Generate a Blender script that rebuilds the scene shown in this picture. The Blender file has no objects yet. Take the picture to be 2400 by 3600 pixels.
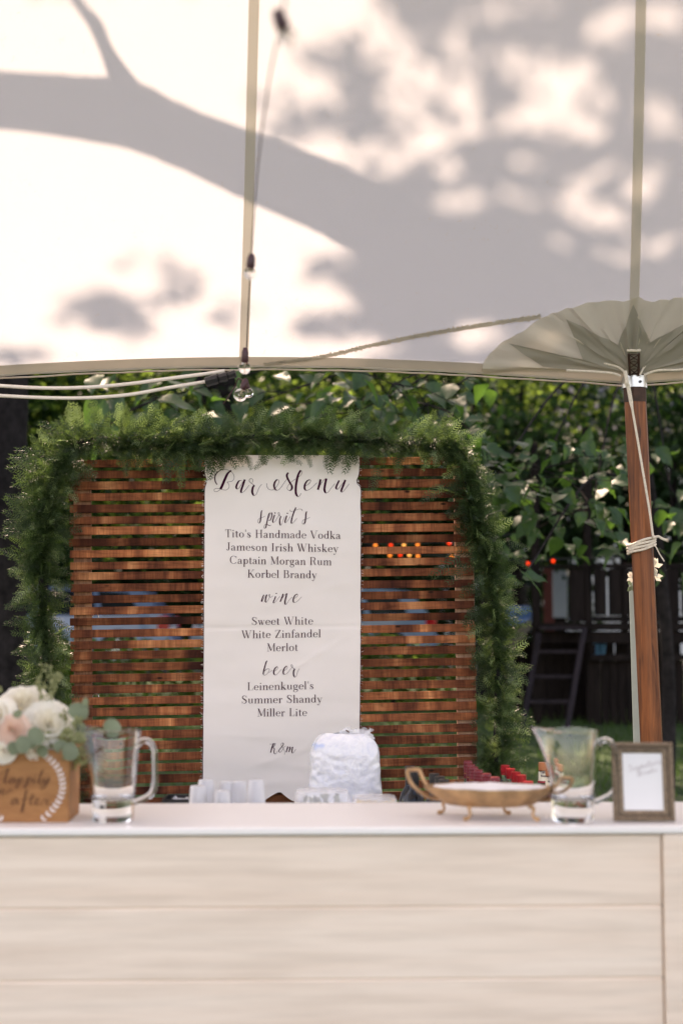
import bpy, math, random
import numpy as np
from mathutils import Vector, Matrix, noise

R = math.radians
scene = bpy.context.scene
COL = scene.collection
rng = random.Random(7)
nrg = np.random.default_rng(11)

# ---------------------------------------------------------------- camera
EYE = Vector((0, 0, 1.57))
F = 5000.0
PITCH = math.atan(390 / F)
cam_d = bpy.data.cameras.new('camera')
cam = bpy.data.objects.new('camera', cam_d)
COL.objects.link(cam)
cam.location = EYE
cam.rotation_euler = (R(90) + PITCH, 0, 0)
cam_d.sensor_fit = 'VERTICAL'
cam_d.sensor_height = 36
cam_d.sensor_width = 24
cam_d.lens = 50
cam_d.clip_end = 500
cam_d.clip_start = .05
cam_d.dof.use_dof = True
cam_d.dof.focus_distance = 5.5
cam_d.dof.aperture_fstop = 1.7
cam_d.dof.aperture_blades = 0
scene.camera = cam

# ---------------------------------------------------------------- sky, sun, exposure
SUN = Vector((-.30, .78, 1.25)).normalized()        # towards the sun
world = bpy.data.worlds.new('World')
scene.world = world
world.use_nodes = True
wt = world.node_tree
wt.nodes.clear()
wo = wt.nodes.new('ShaderNodeOutputWorld')
wb = wt.nodes.new('ShaderNodeBackground')
sky = wt.nodes.new('ShaderNodeTexSky')
sky.sky_type = 'NISHITA'
sky.sun_disc = False
sky.sun_elevation = math.asin(SUN.z)
sky.sun_rotation = math.atan2(SUN.x, SUN.y)
sky.air_density = 1.0
sky.dust_density = 1.5
wb.inputs['Strength'].default_value = .15
wt.links.new(sky.outputs[0], wb.inputs['Color'])
wt.links.new(wb.outputs[0], wo.inputs['Surface'])
sun_d = bpy.data.lights.new('sun', 'SUN')
sun_d.energy = 2.1
sun_d.angle = R(.53)
sun_d.color = (1, .965, .91)
sun = bpy.data.objects.new('sun', sun_d)
COL.objects.link(sun)
sun.rotation_euler = SUN.to_track_quat('Z', 'Y').to_euler()
sun.location = (0, 0, 20)
vs = scene.view_settings
vs.view_transform = 'Standard'
vs.look = 'None'
vs.gamma = 1
vs.use_curve_mapping = False
vs.exposure = 2.2
vs.use_white_balance = True          # camera set for open shade
vs.white_balance_temperature = 9200
vs.white_balance_tint = 27
cy = scene.cycles
cy.max_bounces = 14
cy.diffuse_bounces = 5
cy.transmission_bounces = 12
cy.transparent_max_bounces = 16
cy.sample_clamp_indirect = 6
cy.use_denoising = True

# ---------------------------------------------------------------- helpers
def W(px, py, Y):
    """the point at depth Y in front of the camera that photo pixel (px, py) looks at"""
    a = (px - 1200) / F
    b = (1800 - py) / F
    c, s = math.cos(PITCH), math.sin(PITCH)
    d = Vector((a, c - b * s, s + b * c))
    return EYE + d * (Y / d.y)

def tag(o, label=None, cat=None, group=None, kind=None):
    if label: o['label'] = label
    if cat: o['category'] = cat
    if group: o['group'] = group
    if kind: o['kind'] = kind
    return o

def empty(name, loc=(0, 0, 0), rz=0, label=None, cat=None, group=None):
    o = bpy.data.objects.new(name, None)
    o.empty_display_size = .05
    COL.objects.link(o)
    o.location = loc
    o.rotation_euler = (0, 0, rz)
    tag(o, label, cat, group)
    return o

def place(name, mesh, parent=None, loc=None, rot=None, scale=None):
    o = bpy.data.objects.new(name, mesh)
    COL.objects.link(o)
    if parent: o.parent = parent
    if loc is not None: o.location = loc
    if rot is not None: o.rotation_euler = rot
    if scale is not None: o.scale = scale
    return o

def copy_tree(o, parent=None):
    c = o.copy()
    COL.objects.link(c)
    c.parent = parent
    for ch in list(o.children):
        copy_tree(ch, c)
    return c

class MB:
    """collects verts and faces, then links them as one mesh"""
    def __init__(self):
        self.v = []; self.f = []; self.m = []
    def add(self, vs_, fs, mi=0):
        n = len(self.v)
        self.v += [tuple(p) for p in vs_]
        self.f += [tuple(i + n for i in f) for f in fs]
        self.m += [mi] * len(fs)
        return self
    def box(self, c, s, rot=None, bev=0, mi=0):
        hx, hy, hz = s[0] / 2, s[1] / 2, s[2] / 2
        c = Vector(c)
        M = rot if rot else Matrix.Identity(3)
        if bev <= 0:
            pts = [(x, y, z) for x in (-hx, hx) for y in (-hy, hy) for z in (-hz, hz)]
            fs = [(0, 1, 3, 2), (4, 6, 7, 5), (0, 4, 5, 1), (2, 3, 7, 6), (0, 2, 6, 4), (1, 5, 7, 3)]
            return self.add([c + M @ Vector(p) for p in pts], fs, mi)
        b = min(bev, hx * .9, hy * .9, hz * .9)
        pts = []; idx = {}
        for sx in (-1, 1):
            for sy in (-1, 1):
                for sz in (-1, 1):
                    for ax in range(3):
                        p = [sx * (hx - b), sy * (hy - b), sz * (hz - b)]
                        p[ax] = (sx, sy, sz)[ax] * (hx, hy, hz)[ax]
                        idx[(sx, sy, sz, ax)] = len(pts); pts.append(p)
        fs = []
        def q(keys): fs.append(tuple(idx[k] for k in keys))
        for s in (-1, 1):
            a = [(s, -1, -1, 0), (s, 1, -1, 0), (s, 1, 1, 0), (s, -1, 1, 0)]; q(a if s > 0 else a[::-1])
            a = [(-1, s, -1, 1), (-1, s, 1, 1), (1, s, 1, 1), (1, s, -1, 1)]; q(a if s > 0 else a[::-1])
            a = [(-1, -1, s, 2), (1, -1, s, 2), (1, 1, s, 2), (-1, 1, s, 2)]; q(a if s > 0 else a[::-1])
        for s1 in (-1, 1):
            for s2 in (-1, 1):
                a = [(s1, s2, -1, 0), (s1, s2, 1, 0), (s1, s2, 1, 1), (s1, s2, -1, 1)]; q(a if s1 * s2 < 0 else a[::-1])
                a = [(s1, -1, s2, 0), (s1, 1, s2, 0), (s1, 1, s2, 2), (s1, -1, s2, 2)]; q(a if s1 * s2 > 0 else a[::-1])
                a = [(-1, s1, s2, 1), (1, s1, s2, 1), (1, s1, s2, 2), (-1, s1, s2, 2)]; q(a if s1 * s2 < 0 else a[::-1])
        for sx in (-1, 1):
            for sy in (-1, 1):
                for sz in (-1, 1):
                    a = [(sx, sy, sz, 0), (sx, sy, sz, 1), (sx, sy, sz, 2)]; q(a if sx * sy * sz > 0 else a[::-1])
        return self.add([c + M @ Vector(p) for p in pts], fs, mi)
    def tube(self, pts, rad, n=8, caps=True, mi=0):
        pts = [Vector(p) for p in pts]
        if not hasattr(rad, '__len__'): rad = [rad] * len(pts)
        up = Vector((0, 0, 1)); vs_ = []; fs = []
        prev = None
        for i, p in enumerate(pts):
            t = (pts[min(i + 1, len(pts) - 1)] - pts[max(i - 1, 0)]).normalized()
            if prev is None:
                u = up if abs(t.z) < .9 else Vector((1, 0, 0))
                a = t.cross(u).normalized()
            else:
                a = (prev - t * prev.dot(t)).normalized()
            prev = a
            b = t.cross(a)
            for k in range(n):
                an = 2 * math.pi * k / n
                vs_.append(p + (a * math.cos(an) + b * math.sin(an)) * rad[i])
        for i in range(len(pts) - 1):
            for k in range(n):
                k2 = (k + 1) % n
                fs.append((i * n + k, i * n + k2, (i + 1) * n + k2, (i + 1) * n + k))
        if caps:
            fs.append(tuple(range(n - 1, -1, -1)))
            fs.append(tuple((len(pts) - 1) * n + k for k in range(n)))
        return self.add(vs_, fs, mi)
    def lathe(self, prof, n=24, c=(0, 0, 0), mi=0, sx=1, sy=1, cap0=False, cap1=False):
        vs_ = []; fs = []
        for r, z in prof:
            for k in range(n):
                a = 2 * math.pi * k / n
                vs_.append((c[0] + r * math.cos(a) * sx, c[1] + r * math.sin(a) * sy, c[2] + z))
        for i in range(len(prof) - 1):
            for k in range(n):
                k2 = (k + 1) % n
                fs.append((i * n + k, i * n + k2, (i + 1) * n + k2, (i + 1) * n + k))
        if cap0: fs.append(tuple(range(n - 1, -1, -1)))
        if cap1: fs.append(tuple((len(prof) - 1) * n + k for k in range(n)))
        return self.add(vs_, fs, mi)
    def grid(self, fn, nu, nv, mi=0):
        vs_ = [fn(i / nu, j / nv) for j in range(nv + 1) for i in range(nu + 1)]
        w = nu + 1
        fs = [(j * w + i, j * w + i + 1, (j + 1) * w + i + 1, (j + 1) * w + i) for j in range(nv) for i in range(nu)]
        return self.add(vs_, fs, mi)
    def mesh(self, name, mat, smooth=True, angle=40):
        me = bpy.data.meshes.new(name)
        me.from_pydata(self.v, [], self.f)
        for m_ in (mat if isinstance(mat, (list, tuple)) else [mat]):
            me.materials.append(m_)
        me.polygons.foreach_set('material_index', self.m)
        if smooth:
            me.polygons.foreach_set('use_smooth', [True] * len(me.polygons))
            me.set_sharp_from_angle(angle=R(angle))
        me.update()
        return me
    def build(self, name, mat, parent=None, smooth=True, angle=40, **kw):
        return place(name, self.mesh(name, mat, smooth, angle), parent, **kw)

def np_mesh(name, verts, k, mat, mats=None, midx=None, smooth=False):
    """verts (n,k,3): n separate faces of k corners"""
    n = verts.shape[0]
    me = bpy.data.meshes.new(name)
    me.vertices.add(n * k)
    me.vertices.foreach_set('co', verts.reshape(-1).astype(np.float32))
    me.loops.add(n * k)
    me.loops.foreach_set('vertex_index', np.arange(n * k, dtype=np.int32))
    me.polygons.add(n)
    me.polygons.foreach_set('loop_start', np.arange(0, n * k, k, dtype=np.int32))
    for m_ in (mats or [mat]): me.materials.append(m_)
    if midx is not None: me.polygons.foreach_set('material_index', midx.astype(np.int32))
    me.update(calc_edges=True)
    me.validate()
    return me

def smooth_path(pts, n=6):
    """Catmull-Rom through points of any dimension"""
    P = [np.array(p, float) for p in pts]
    if len(P) < 3:
        return P
    P = [2 * P[0] - P[1]] + P + [2 * P[-1] - P[-2]]
    out = []
    for i in range(1, len(P) - 2):
        p0, p1, p2, p3 = P[i - 1:i + 3]
        for k in range(n):
            t = k / n
            out.append(.5 * ((2 * p1) + (-p0 + p2) * t + (2 * p0 - 5 * p1 + 4 * p2 - p3) * t * t + (-p0 + 3 * p1 - 3 * p2 + p3) * t ** 3))
    out.append(P[-2])
    return out

# ---------------------------------------------------------------- materials
class NT:
    def __init__(self, name):
        self.mat = bpy.data.materials.new(name)
        self.mat.use_nodes = True
        self.t = self.mat.node_tree
        self.t.nodes.clear()
        self.out = self.n('OutputMaterial')
    def n(self, kind, **kw):
        nd = self.t.nodes.new('ShaderNode' + kind)
        for k, v in kw.items():
            if k in nd.inputs: nd.inputs[k].default_value = v
            else: setattr(nd, k, v)
        return nd
    def l(self, a, b): self.t.links.new(a, b)
    def ramp(self, src, stops):
        r = self.n('ValToRGB')
        cr = r.color_ramp
        while len(cr.elements) < len(stops): cr.elements.new(.5)
        for e, (p, c) in zip(cr.elements, stops):
            e.position = p
            e.color = (*c, 1) if len(c) == 3 else c
        self.l(src, r.inputs[0])
        return r.outputs[0]
    def noise(self, scale, detail=4, rough=.55, vec=None, dist=0):
        nd = self.n('TexNoise')
        nd.inputs['Scale'].default_value = scale
        nd.inputs['Detail'].default_value = detail
        nd.inputs['Roughness'].default_value = rough
        nd.inputs['Distortion'].default_value = dist
        if vec: self.l(vec, nd.inputs['Vector'])
        return nd
    def coords(self, scale=(1, 1, 1), kind='Object', rnd=False):
        tc = self.n('TexCoord'); mp = self.n('Mapping')
        mp.inputs['Scale'].default_value = scale
        self.l(tc.outputs[kind], mp.inputs['Vector'])
        if rnd:
            oi = self.n('ObjectInfo')
            cm = self.n('CombineXYZ')
            mu = self.n('Math', operation='MULTIPLY'); mu.inputs[1].default_value = 37.0
            self.l(oi.outputs['Random'], mu.inputs[0])
            for i in range(3): self.l(mu.outputs[0], cm.inputs[i])
            self.l(cm.outputs[0], mp.inputs['Location'])
        return mp.outputs[0]
    def bump(self, src, strength=.3, dist=.01):
        b = self.n('Bump'); b.inputs['Strength'].default_value = strength; b.inputs['Distance'].default_value = dist
        self.l(src, b.inputs['Height'])
        return b.outputs[0]
    def principled(self, **kw):
        p = self.n('BsdfPrincipled')
        for k, v in kw.items():
            k = k.replace('_', ' ')
            p.inputs[k].default_value = v if not (isinstance(v, tuple) and len(v) == 3) else (*v, 1)
        self.l(p.outputs[0], self.out.inputs['Surface'])
        return p
    def mixc(self, a, b, fac, mode='MIX'):
        m = self.n('Mix'); m.data_type = 'RGBA'; m.blend_type = mode
        for s, i in ((fac, 0), (a, 6), (b, 7)):
            if hasattr(s, 'links'): self.l(s, m.inputs[i])
            else: m.inputs[i].default_value = s if not (isinstance(s, tuple) and len(s) == 3) else (*s, 1)
        return m.outputs[2]

def simple(name, col, rough=.6, metallic=0, var=.12, scale=20, bump=0, spec=.5):
    t = NT(name)
    p = t.principled(Roughness=rough, Metallic=metallic)
    p.inputs['Specular IOR Level'].default_value = spec
    nz = t.noise(scale, 5, .6, t.coords())
    lo = tuple(max(0, c * (1 - var)) for c in col); hi = tuple(min(1, c * (1 + var)) for c in col)
    t.l(t.ramp(nz.outputs[0], [(.3, lo), (.7, hi)]), p.inputs['Base Color'])
    if bump: t.l(t.bump(nz.outputs[0], bump, .004), p.inputs['Normal'])
    return t.mat

def leafmat(name, dark, light, trans, rough=.4, spec=.5, tf=.45, scale=9):
    """leaf: glossy reflecting side plus light let through"""
    t = NT(name)
    nz = t.noise(scale, 3, .6, t.coords())
    c = t.ramp(nz.outputs[0], [(.3, dark), (.7, light)])
    p = t.n('BsdfPrincipled'); p.inputs['Roughness'].default_value = rough
    p.inputs['Specular IOR Level'].default_value = spec
    t.l(c, p.inputs['Base Color'])
    tr = t.n('BsdfTranslucent'); tr.inputs['Color'].default_value = (*trans, 1)
    mx = t.n('MixShader'); mx.inputs[0].default_value = tf
    t.l(p.outputs[0], mx.inputs[1]); t.l(tr.outputs[0], mx.inputs[2])
    t.l(mx.outputs[0], t.out.inputs['Surface'])
    return t.mat

def fabric(name, col, tcol, tf, var=.03, bump=.1, bscale=350, stain=0):
    t = NT(name)
    vec = t.coords()
    nz = t.noise(6, 6, .65, vec)
    c = t.ramp(nz.outputs[0], [(.3, tuple(x * (1 - var) for x in col)), (.7, col)])
    if stain:
        n2 = t.noise(38, 8, .72, vec, dist=1.2)
        f = t.ramp(n2.outputs[0], [(.60, (0, 0, 0)), (.74, (1, 1, 1))])
        n3 = t.noise(2.3, 3, .5, vec)
        f3 = t.ramp(n3.outputs[0], [(.45, (0, 0, 0)), (.65, (stain,) * 3)])
        fm = t.mixc((0, 0, 0), f3, f)
        c = t.mixc(c, (.45, .34, .22), fm)
    d = t.n('BsdfDiffuse'); t.l(c, d.inputs['Color'])
    tr = t.n('BsdfTranslucent')
    if stain:
        t.l(t.mixc(tcol, (.5, .38, .25), fm), tr.inputs['Color'])
    else:
        tr.inputs['Color'].default_value = (*tcol, 1)
    w = t.noise(bscale, 2, .5, vec)
    b = t.bump(w.outputs[0], bump, .001)
    t.l(b, d.inputs['Normal'])
    mx = t.n('MixShader'); mx.inputs[0].default_value = tf
    t.l(d.outputs[0], mx.inputs[1]); t.l(tr.outputs[0], mx.inputs[2])
    t.l(mx.outputs[0], t.out.inputs['Surface'])
    return t.mat

def slat_mat():
    t = NT('reclaimed_slat_wood')
    v = t.coords((3.2, 30, 30), rnd=True)
    v2 = t.coords((5, 1, 1), rnd=True)
    v3 = t.coords((160, 5, 8), rnd=True)
    a = t.noise(1.3, 5, .6, v2, .6)        # long dark and light lengths
    b = t.noise(2.0, 8, .72, v, .8)        # grain
    s = t.noise(1.0, 3, .5, v3)            # saw marks across
    oi = t.n('ObjectInfo')
    base = t.ramp(a.outputs[0], [(.32, (.045, .014, .010)), (.44, (.115, .037, .020)), (.55, (.24, .082, .038)), (.68, (.45, .20, .095))])
    tone = t.ramp(oi.outputs['Random'], [(0, (.50, .43, .40)), (.3, (.9, .84, .8)), (.65, (1.2, 1.15, 1.1)), (1, (1.75, 1.7, 1.55))])
    c = t.mixc(base, tone, 1.0, 'MULTIPLY')
    g = t.ramp(b.outputs[0], [(.3, (.42, .38, .36)), (.5, (.95, .95, .95)), (.72, (1.35, 1.25, 1.2))])
    c = t.mixc(c, g, .85, 'MULTIPLY')
    g2 = t.ramp(s.outputs[0], [(.35, (.65, .62, .6)), (.65, (1.15, 1.12, 1.1))])
    c = t.mixc(c, g2, .7, 'MULTIPLY')
    kn = t.n('TexVoronoi'); kn.inputs['Scale'].default_value = 7; t.l(t.coords((1, 2.5, 2.5), rnd=True), kn.inputs['Vector'])
    kf = t.ramp(kn.outputs['Distance'], [(.04, (1, 1, 1)), (.11, (0, 0, 0))])
    c = t.mixc(c, (.02, .008, .005), kf)
    p = t.principled(Roughness=.8)
    p.inputs['Specular IOR Level'].default_value = .12
    t.l(c, p.inputs['Base Color'])
    ad = t.n('Math', operation='ADD'); t.l(b.outputs[0], ad.inputs[0]); t.l(s.outputs[0], ad.inputs[1])
    t.l(t.bump(ad.outputs[0], .5, .002), p.inputs['Normal'])
    return t.mat

def wood(name, lo, hi, scale=(1, 14, 14), rough=.55, nscale=3, contrast=(.35, .65), rnd=True, bump=.15, knots=None, spec=.3, dist=1.1):
    t = NT(name)
    v = t.coords(scale, rnd=rnd)
    a = t.noise(nscale, 7, .62, v, dist)
    c = t.ramp(a.outputs[0], [(contrast[0], lo), (contrast[1], hi)])
    b = t.noise(nscale * 7, 4, .6, v)
    g = t.ramp(b.outputs[0], [(.3, (.86, .84, .82)), (.6, (1.03, 1.03, 1.03))])
    c = t.mixc(c, g, .8, 'MULTIPLY')
    if knots:
        kn = t.n('TexVoronoi'); kn.inputs['Scale'].default_value = knots[0]
        t.l(t.coords(knots[1], rnd=rnd), kn.inputs['Vector'])
        kf = t.ramp(kn.outputs['Distance'], [(.03, (1, 1, 1)), (.10, (.25, .25, .25)), (.17, (0, 0, 0))])
        c = t.mixc(c, knots[2], kf)
    p = t.principled(Roughness=rough)
    p.inputs['Specular IOR Level'].default_value = spec
    t.l(c, p.inputs['Base Color'])
    if bump: t.l(t.bump(a.outputs[0], bump, .003), p.inputs['Normal'])
    return t.mat

def glass(name, col=(1, 1, 1), rough=0., ior=1.45, noise_bump=0):
    t = NT(name)
    p = t.principled(Base_Color=col, Roughness=rough, IOR=ior)
    p.inputs['Transmission Weight'].default_value = 1
    if noise_bump:
        nz = t.noise(45, 3, .6, t.coords())
        t.l(t.bump(nz.outputs[0], noise_bump, .004), p.inputs['Normal'])
    return t.mat

M = {}
M['tent'] = fabric('sailcloth', (.45, .455, .46), (.505, .51, .525), .52, stain=.8)
M['seam'] = fabric('seam_tape', (.62, .58, .50), (.70, .64, .54), .50)
M['patch'] = fabric('reinforcement_cloth', (.66, .62, .54), (.80, .74, .62), .48, var=.08)
M['patch2'] = fabric('double_reinforcement_cloth', (.48, .455, .40), (.50, .47, .40), .42, var=.08)
M['hem'] = fabric('hem_webbing', (.55, .49, .42), (.6, .52, .42), .25, var=.10)
M['fray'] = fabric('rope_silhouette_cloth', (.60, .54, .45), (.62, .55, .45), .3, var=.3)
M['banner'] = fabric('canvas_banner', (.89, .825, .78), (.7, .6, .55), .12, var=.03, bump=.25, bscale=900)
M['ink'] = simple('burgundy_ink', (.045, .004, .020), .9, var=.15, scale=60, spec=.08)
M['slat'] = slat_mat()
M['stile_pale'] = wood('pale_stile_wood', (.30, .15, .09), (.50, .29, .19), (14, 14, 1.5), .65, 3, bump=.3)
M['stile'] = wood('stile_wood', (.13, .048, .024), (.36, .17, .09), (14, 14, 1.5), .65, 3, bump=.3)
M['bar_plank'] = wood('whitewashed_plank', (.85, .665, .535), (.90, .755, .635), (.42, 5, 6), .5, .9, (.24, .72), bump=.0, dist=1.8)
M['bar_top'] = simple('white_painted_top', (.87, .83, .80), .42, var=.02, scale=3)
M['pole'] = wood('stained_pole_wood', (.060, .015, .006), (.31, .092, .028), (16, 16, .9), .42, 2.2, (.34, .66), bump=.2, knots=(2.2, (7, 7, 1.2), (.05, .014, .006)))
M['pole_char'] = simple('charred_wood', (.05, .02, .012), .7, var=.5, scale=30)
M['steel'] = simple('galvanised_steel', (.62, .64, .66), .35, .9, .12, 60)
M['rope'] = simple('cotton_rope', (.70, .62, .52), .9, var=.15, scale=140, bump=.5)
M['cord'] = simple('white_cable_jacket', (.74, .66, .60), .6, var=.07, scale=40)
M['black'] = simple('black_rubber', (.015, .014, .016), .38, var=.3, scale=60, bump=.2)
M['wire'] = simple('brown_wire', (.05, .015, .018), .5)
M['socket'] = simple('dark_socket', (.045, .008, .014), .4)
M['bulb'] = glass('bulb_glass', (1, .99, .97), .02, 1.3)
M['filament'] = simple('bulb_filament_mount', (.5, .42, .3), .4, .5)
M['pitcher'] = glass('pressed_glass', (.985, .99, .985), .01, 1.47)
M['brass'] = simple('antique_brass', (.48, .275, .14), .45, .5, .4, 22, bump=.4)
M['linen'] = simple('white_napkin', (.82, .79, .78), .85, var=.03, scale=30, bump=.4)
M['frame'] = simple('bronze_frame', (.235, .165, .11), .45, .35, .4, 120, bump=.6)
M['frame_dark'] = simple('dark_frame_groove', (.10, .06, .04), .5, .3, .3, 90)
M['paper'] = simple('card_paper', (.82, .80, .80), .8, var=.01)
M['grey_ink'] = simple('faded_grey_ink', (.55, .49, .49), .8)
M['box_wood'] = wood('stained_pine_box', (.28, .11, .040), (.46, .21, .080), (1.5, 10, 8), .6, 2.0, (.3, .7), rnd=False, bump=.1, knots=(4, (1, 2, 2.2), (.30, .10, .03)))
M['brown_ink'] = simple('burnt_lettering', (.10, .032, .012), .8)
M['white_paint'] = simple('white_paint', (.84, .76, .73), .7, var=.04)
M['petal'] = leafmat('cream_petal', (.86, .82, .72), (.92, .89, .82), (.9, .82, .64), .55, .3, .3, 30)
M['petal_pink'] = leafmat('blush_petal', (.84, .60, .48), (.86, .72, .62), (.9, .55, .4), .55, .3, .3, 30)
M['euca'] = leafmat('eucalyptus_leaf', (.14, .17, .10), (.21, .25, .16), (.2, .32, .14), .5, .4, .2, 25)
M['bud'] = leafmat('bud_sprig', (.24, .26, .12), (.42, .42, .22), (.4, .45, .15), .6, .3, .3, 50)
M['fern'] = leafmat('fern_needle', (.008, .022, .009), (.040, .075, .028), (.11, .19, .05), .36, .35, .42, 7)
M['fern_pale'] = leafmat('pale_fern_needle', (.07, .12, .04), (.19, .26, .11), (.30, .45, .14), .38, .6, .35, 20)
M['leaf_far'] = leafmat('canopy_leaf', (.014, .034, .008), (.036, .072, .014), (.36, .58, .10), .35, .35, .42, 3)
M['leaf_dark'] = leafmat('shade_leaf', (.007, .022, .008), (.017, .042, .014), (.03, .09, .02), .5, .12, .25, 3)  # darker copy of the canopy leaf, shade put into its colour
M['leaf_big'] = leafmat('broad_leaf', (.010, .036, .012), (.026, .070, .024), (.14, .34, .05), .44, .32, .26, 14)
M['bark'] = simple('dark_bark', (.022, .019, .019), .95, var=.5, scale=14, bump=1, spec=.1)
M['ice'] = None
M['grass'] = leafmat('grass_blade', (.018, .050, .010), (.045, .105, .020), (.09, .20, .025), .5, .3, .35, 3)
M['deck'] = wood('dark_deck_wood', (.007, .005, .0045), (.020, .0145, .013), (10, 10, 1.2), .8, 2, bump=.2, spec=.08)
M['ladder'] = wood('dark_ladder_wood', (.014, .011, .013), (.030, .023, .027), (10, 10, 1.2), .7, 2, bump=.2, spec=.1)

# ================================================================ the setting
def G(x, y):
    """height of the lawn: level under the tent, rising gently behind it"""
    t = min(max((y - 6.2) / 7.2, 0), 1)
    t = t * t * (3 - 2 * t)
    return .70 * t

def ground():
    xs = [-260, -120, -60, -30, -16] + [i * .5 for i in range(-24, 29)] + [18, 30, 60, 120, 260]
    ys = [-120, -50, -20, -8] + [i * .5 for i in range(-8, 41)] + [24, 30, 45, 80, 150, 300]
    vs_ = []; w = len(xs)
    for y in ys:
        for x in xs:
            vs_.append((x, y, G(x, y) + .03 * noise.noise(Vector((x * .4, y * .4, 0)))))
    fs = [(j * w + i, j * w + i + 1, (j + 1) * w + i + 1, (j + 1) * w + i) for j in range(len(ys) - 1) for i in range(w - 1)]
    t = NT('lawn_soil')
    n1 = t.noise(.8, 6, .6, t.coords()); n2 = t.noise(30, 6, .7, t.coords())
    c = t.ramp(n1.outputs[0], [(.35, (.020, .050, .010)), (.65, (.045, .095, .018))])
    g = t.ramp(n2.outputs[0], [(.3, (.45, .42, .4)), (.7, (1.3, 1.25, 1.2))])
    p = t.principled(Roughness=.9)
    t.l(t.mixc(c, g, .8, 'MULTIPLY'), p.inputs['Base Color'])
    t.l(t.bump(n2.outputs[0], .8, .03), p.inputs['Normal'])
    o = MB().add(vs_, fs).build('lawn', t.mat)
    tag(o, kind='structure')
ground()

def driveway():
    t = NT('drive_gravel')
    n2 = t.noise(14, 6, .7, t.coords())
    p = t.principled(Roughness=.95)
    t.l(t.ramp(n2.outputs[0], [(.3, (.06, .055, .05)), (.7, (.12, .11, .10))]), p.inputs['Base Color'])
    mb = MB().grid(lambda u, v: (-16 + 24 * u, 24.2 + 6 * v, .74 + .03 * math.sin(u * 9)), 20, 6)
    tag(mb.build('driveway', t.mat), kind='structure')
driveway()

def grass():
    n = 70000
    x = nrg.uniform(-4.5, 6, n); y = 6.2 + 10 * nrg.random(n) ** 1.3
    tt = np.clip((y - 6.2) / 7.2, 0, 1); z = .70 * tt * tt * (3 - 2 * tt) - .02
    h = nrg.uniform(.04, .10, n); a = nrg.uniform(0, 6.28, n); w = .005 + .004 * nrg.random(n)
    lean = nrg.normal(0, .03, (n, 2))
    V = np.zeros((n, 3, 3))
    V[:, 0] = np.stack([x - w * np.cos(a), y - w * np.sin(a), z], 1)
    V[:, 1] = np.stack([x + w * np.cos(a), y + w * np.sin(a), z], 1)
    V[:, 2] = np.stack([x + lean[:, 0], y + lean[:, 1], z + h], 1)
    tag(place('grass', np_mesh('grass', V, 3, M['grass'])), 'short shaded grass on the lawn behind the bar', 'grass', kind='stuff')
grass()

# ---------------------------------------------------------------- leaves in bulk
def leaf_quads(P, size, droop=.3, flat=.5, aspect=.55, rg=nrg):
    """P (n,3) -> (2n,4?) folded leaf made of two triangles pairs: returns (2n,3,3)... as kites"""
    n = len(P)
    size = np.broadcast_to(size, (n,))
    d = rg.normal(0, 1, (n, 3)); d[:, 2] = d[:, 2] * .6 - droop
    d /= np.linalg.norm(d, axis=1)[:, None]
    nn = rg.normal(0, 1, (n, 3)); nn[:, 2] += flat * 2
    s = np.cross(d, nn); s /= (np.linalg.norm(s, axis=1)[:, None] + 1e-9)
    nn = np.cross(s, d)
    L = size[:, None]
    mid = P + d * L * .45 - nn * L * .05
    V = np.zeros((n * 2, 4, 3))
    tip = P + d * L - nn * L * .12
    l1 = P + d * L * .30 + s * L * aspect * .5 + nn * L * .06
    l2 = P + d * L * .66 + s * L * aspect * .38 + nn * L * .03
    r1 = P + d * L * .30 - s * L * aspect * .5 + nn * L * .06
    r2 = P + d * L * .66 - s * L * aspect * .38 + nn * L * .03
    V[0::2, 0] = P; V[0::2, 1] = l1; V[0::2, 2] = l2; V[0::2, 3] = tip
    V[1::2, 0] = P; V[1::2, 1] = tip; V[1::2, 2] = r2; V[1::2, 3] = r1
    return V

def crown_points(c, r, nclump, per, spread, rg=nrg):
    u = rg.normal(0, 1, (nclump, 3)); u /= np.linalg.norm(u, axis=1)[:, None]
    rad = rg.random(nclump) ** .35
    cl = np.array(c) + u * rad[:, None] * np.array(r)
    P = np.repeat(cl, per, 0) + rg.normal(0, spread, (nclump * per, 3)) * np.array([1, 1, .6])
    return cl, P

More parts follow.
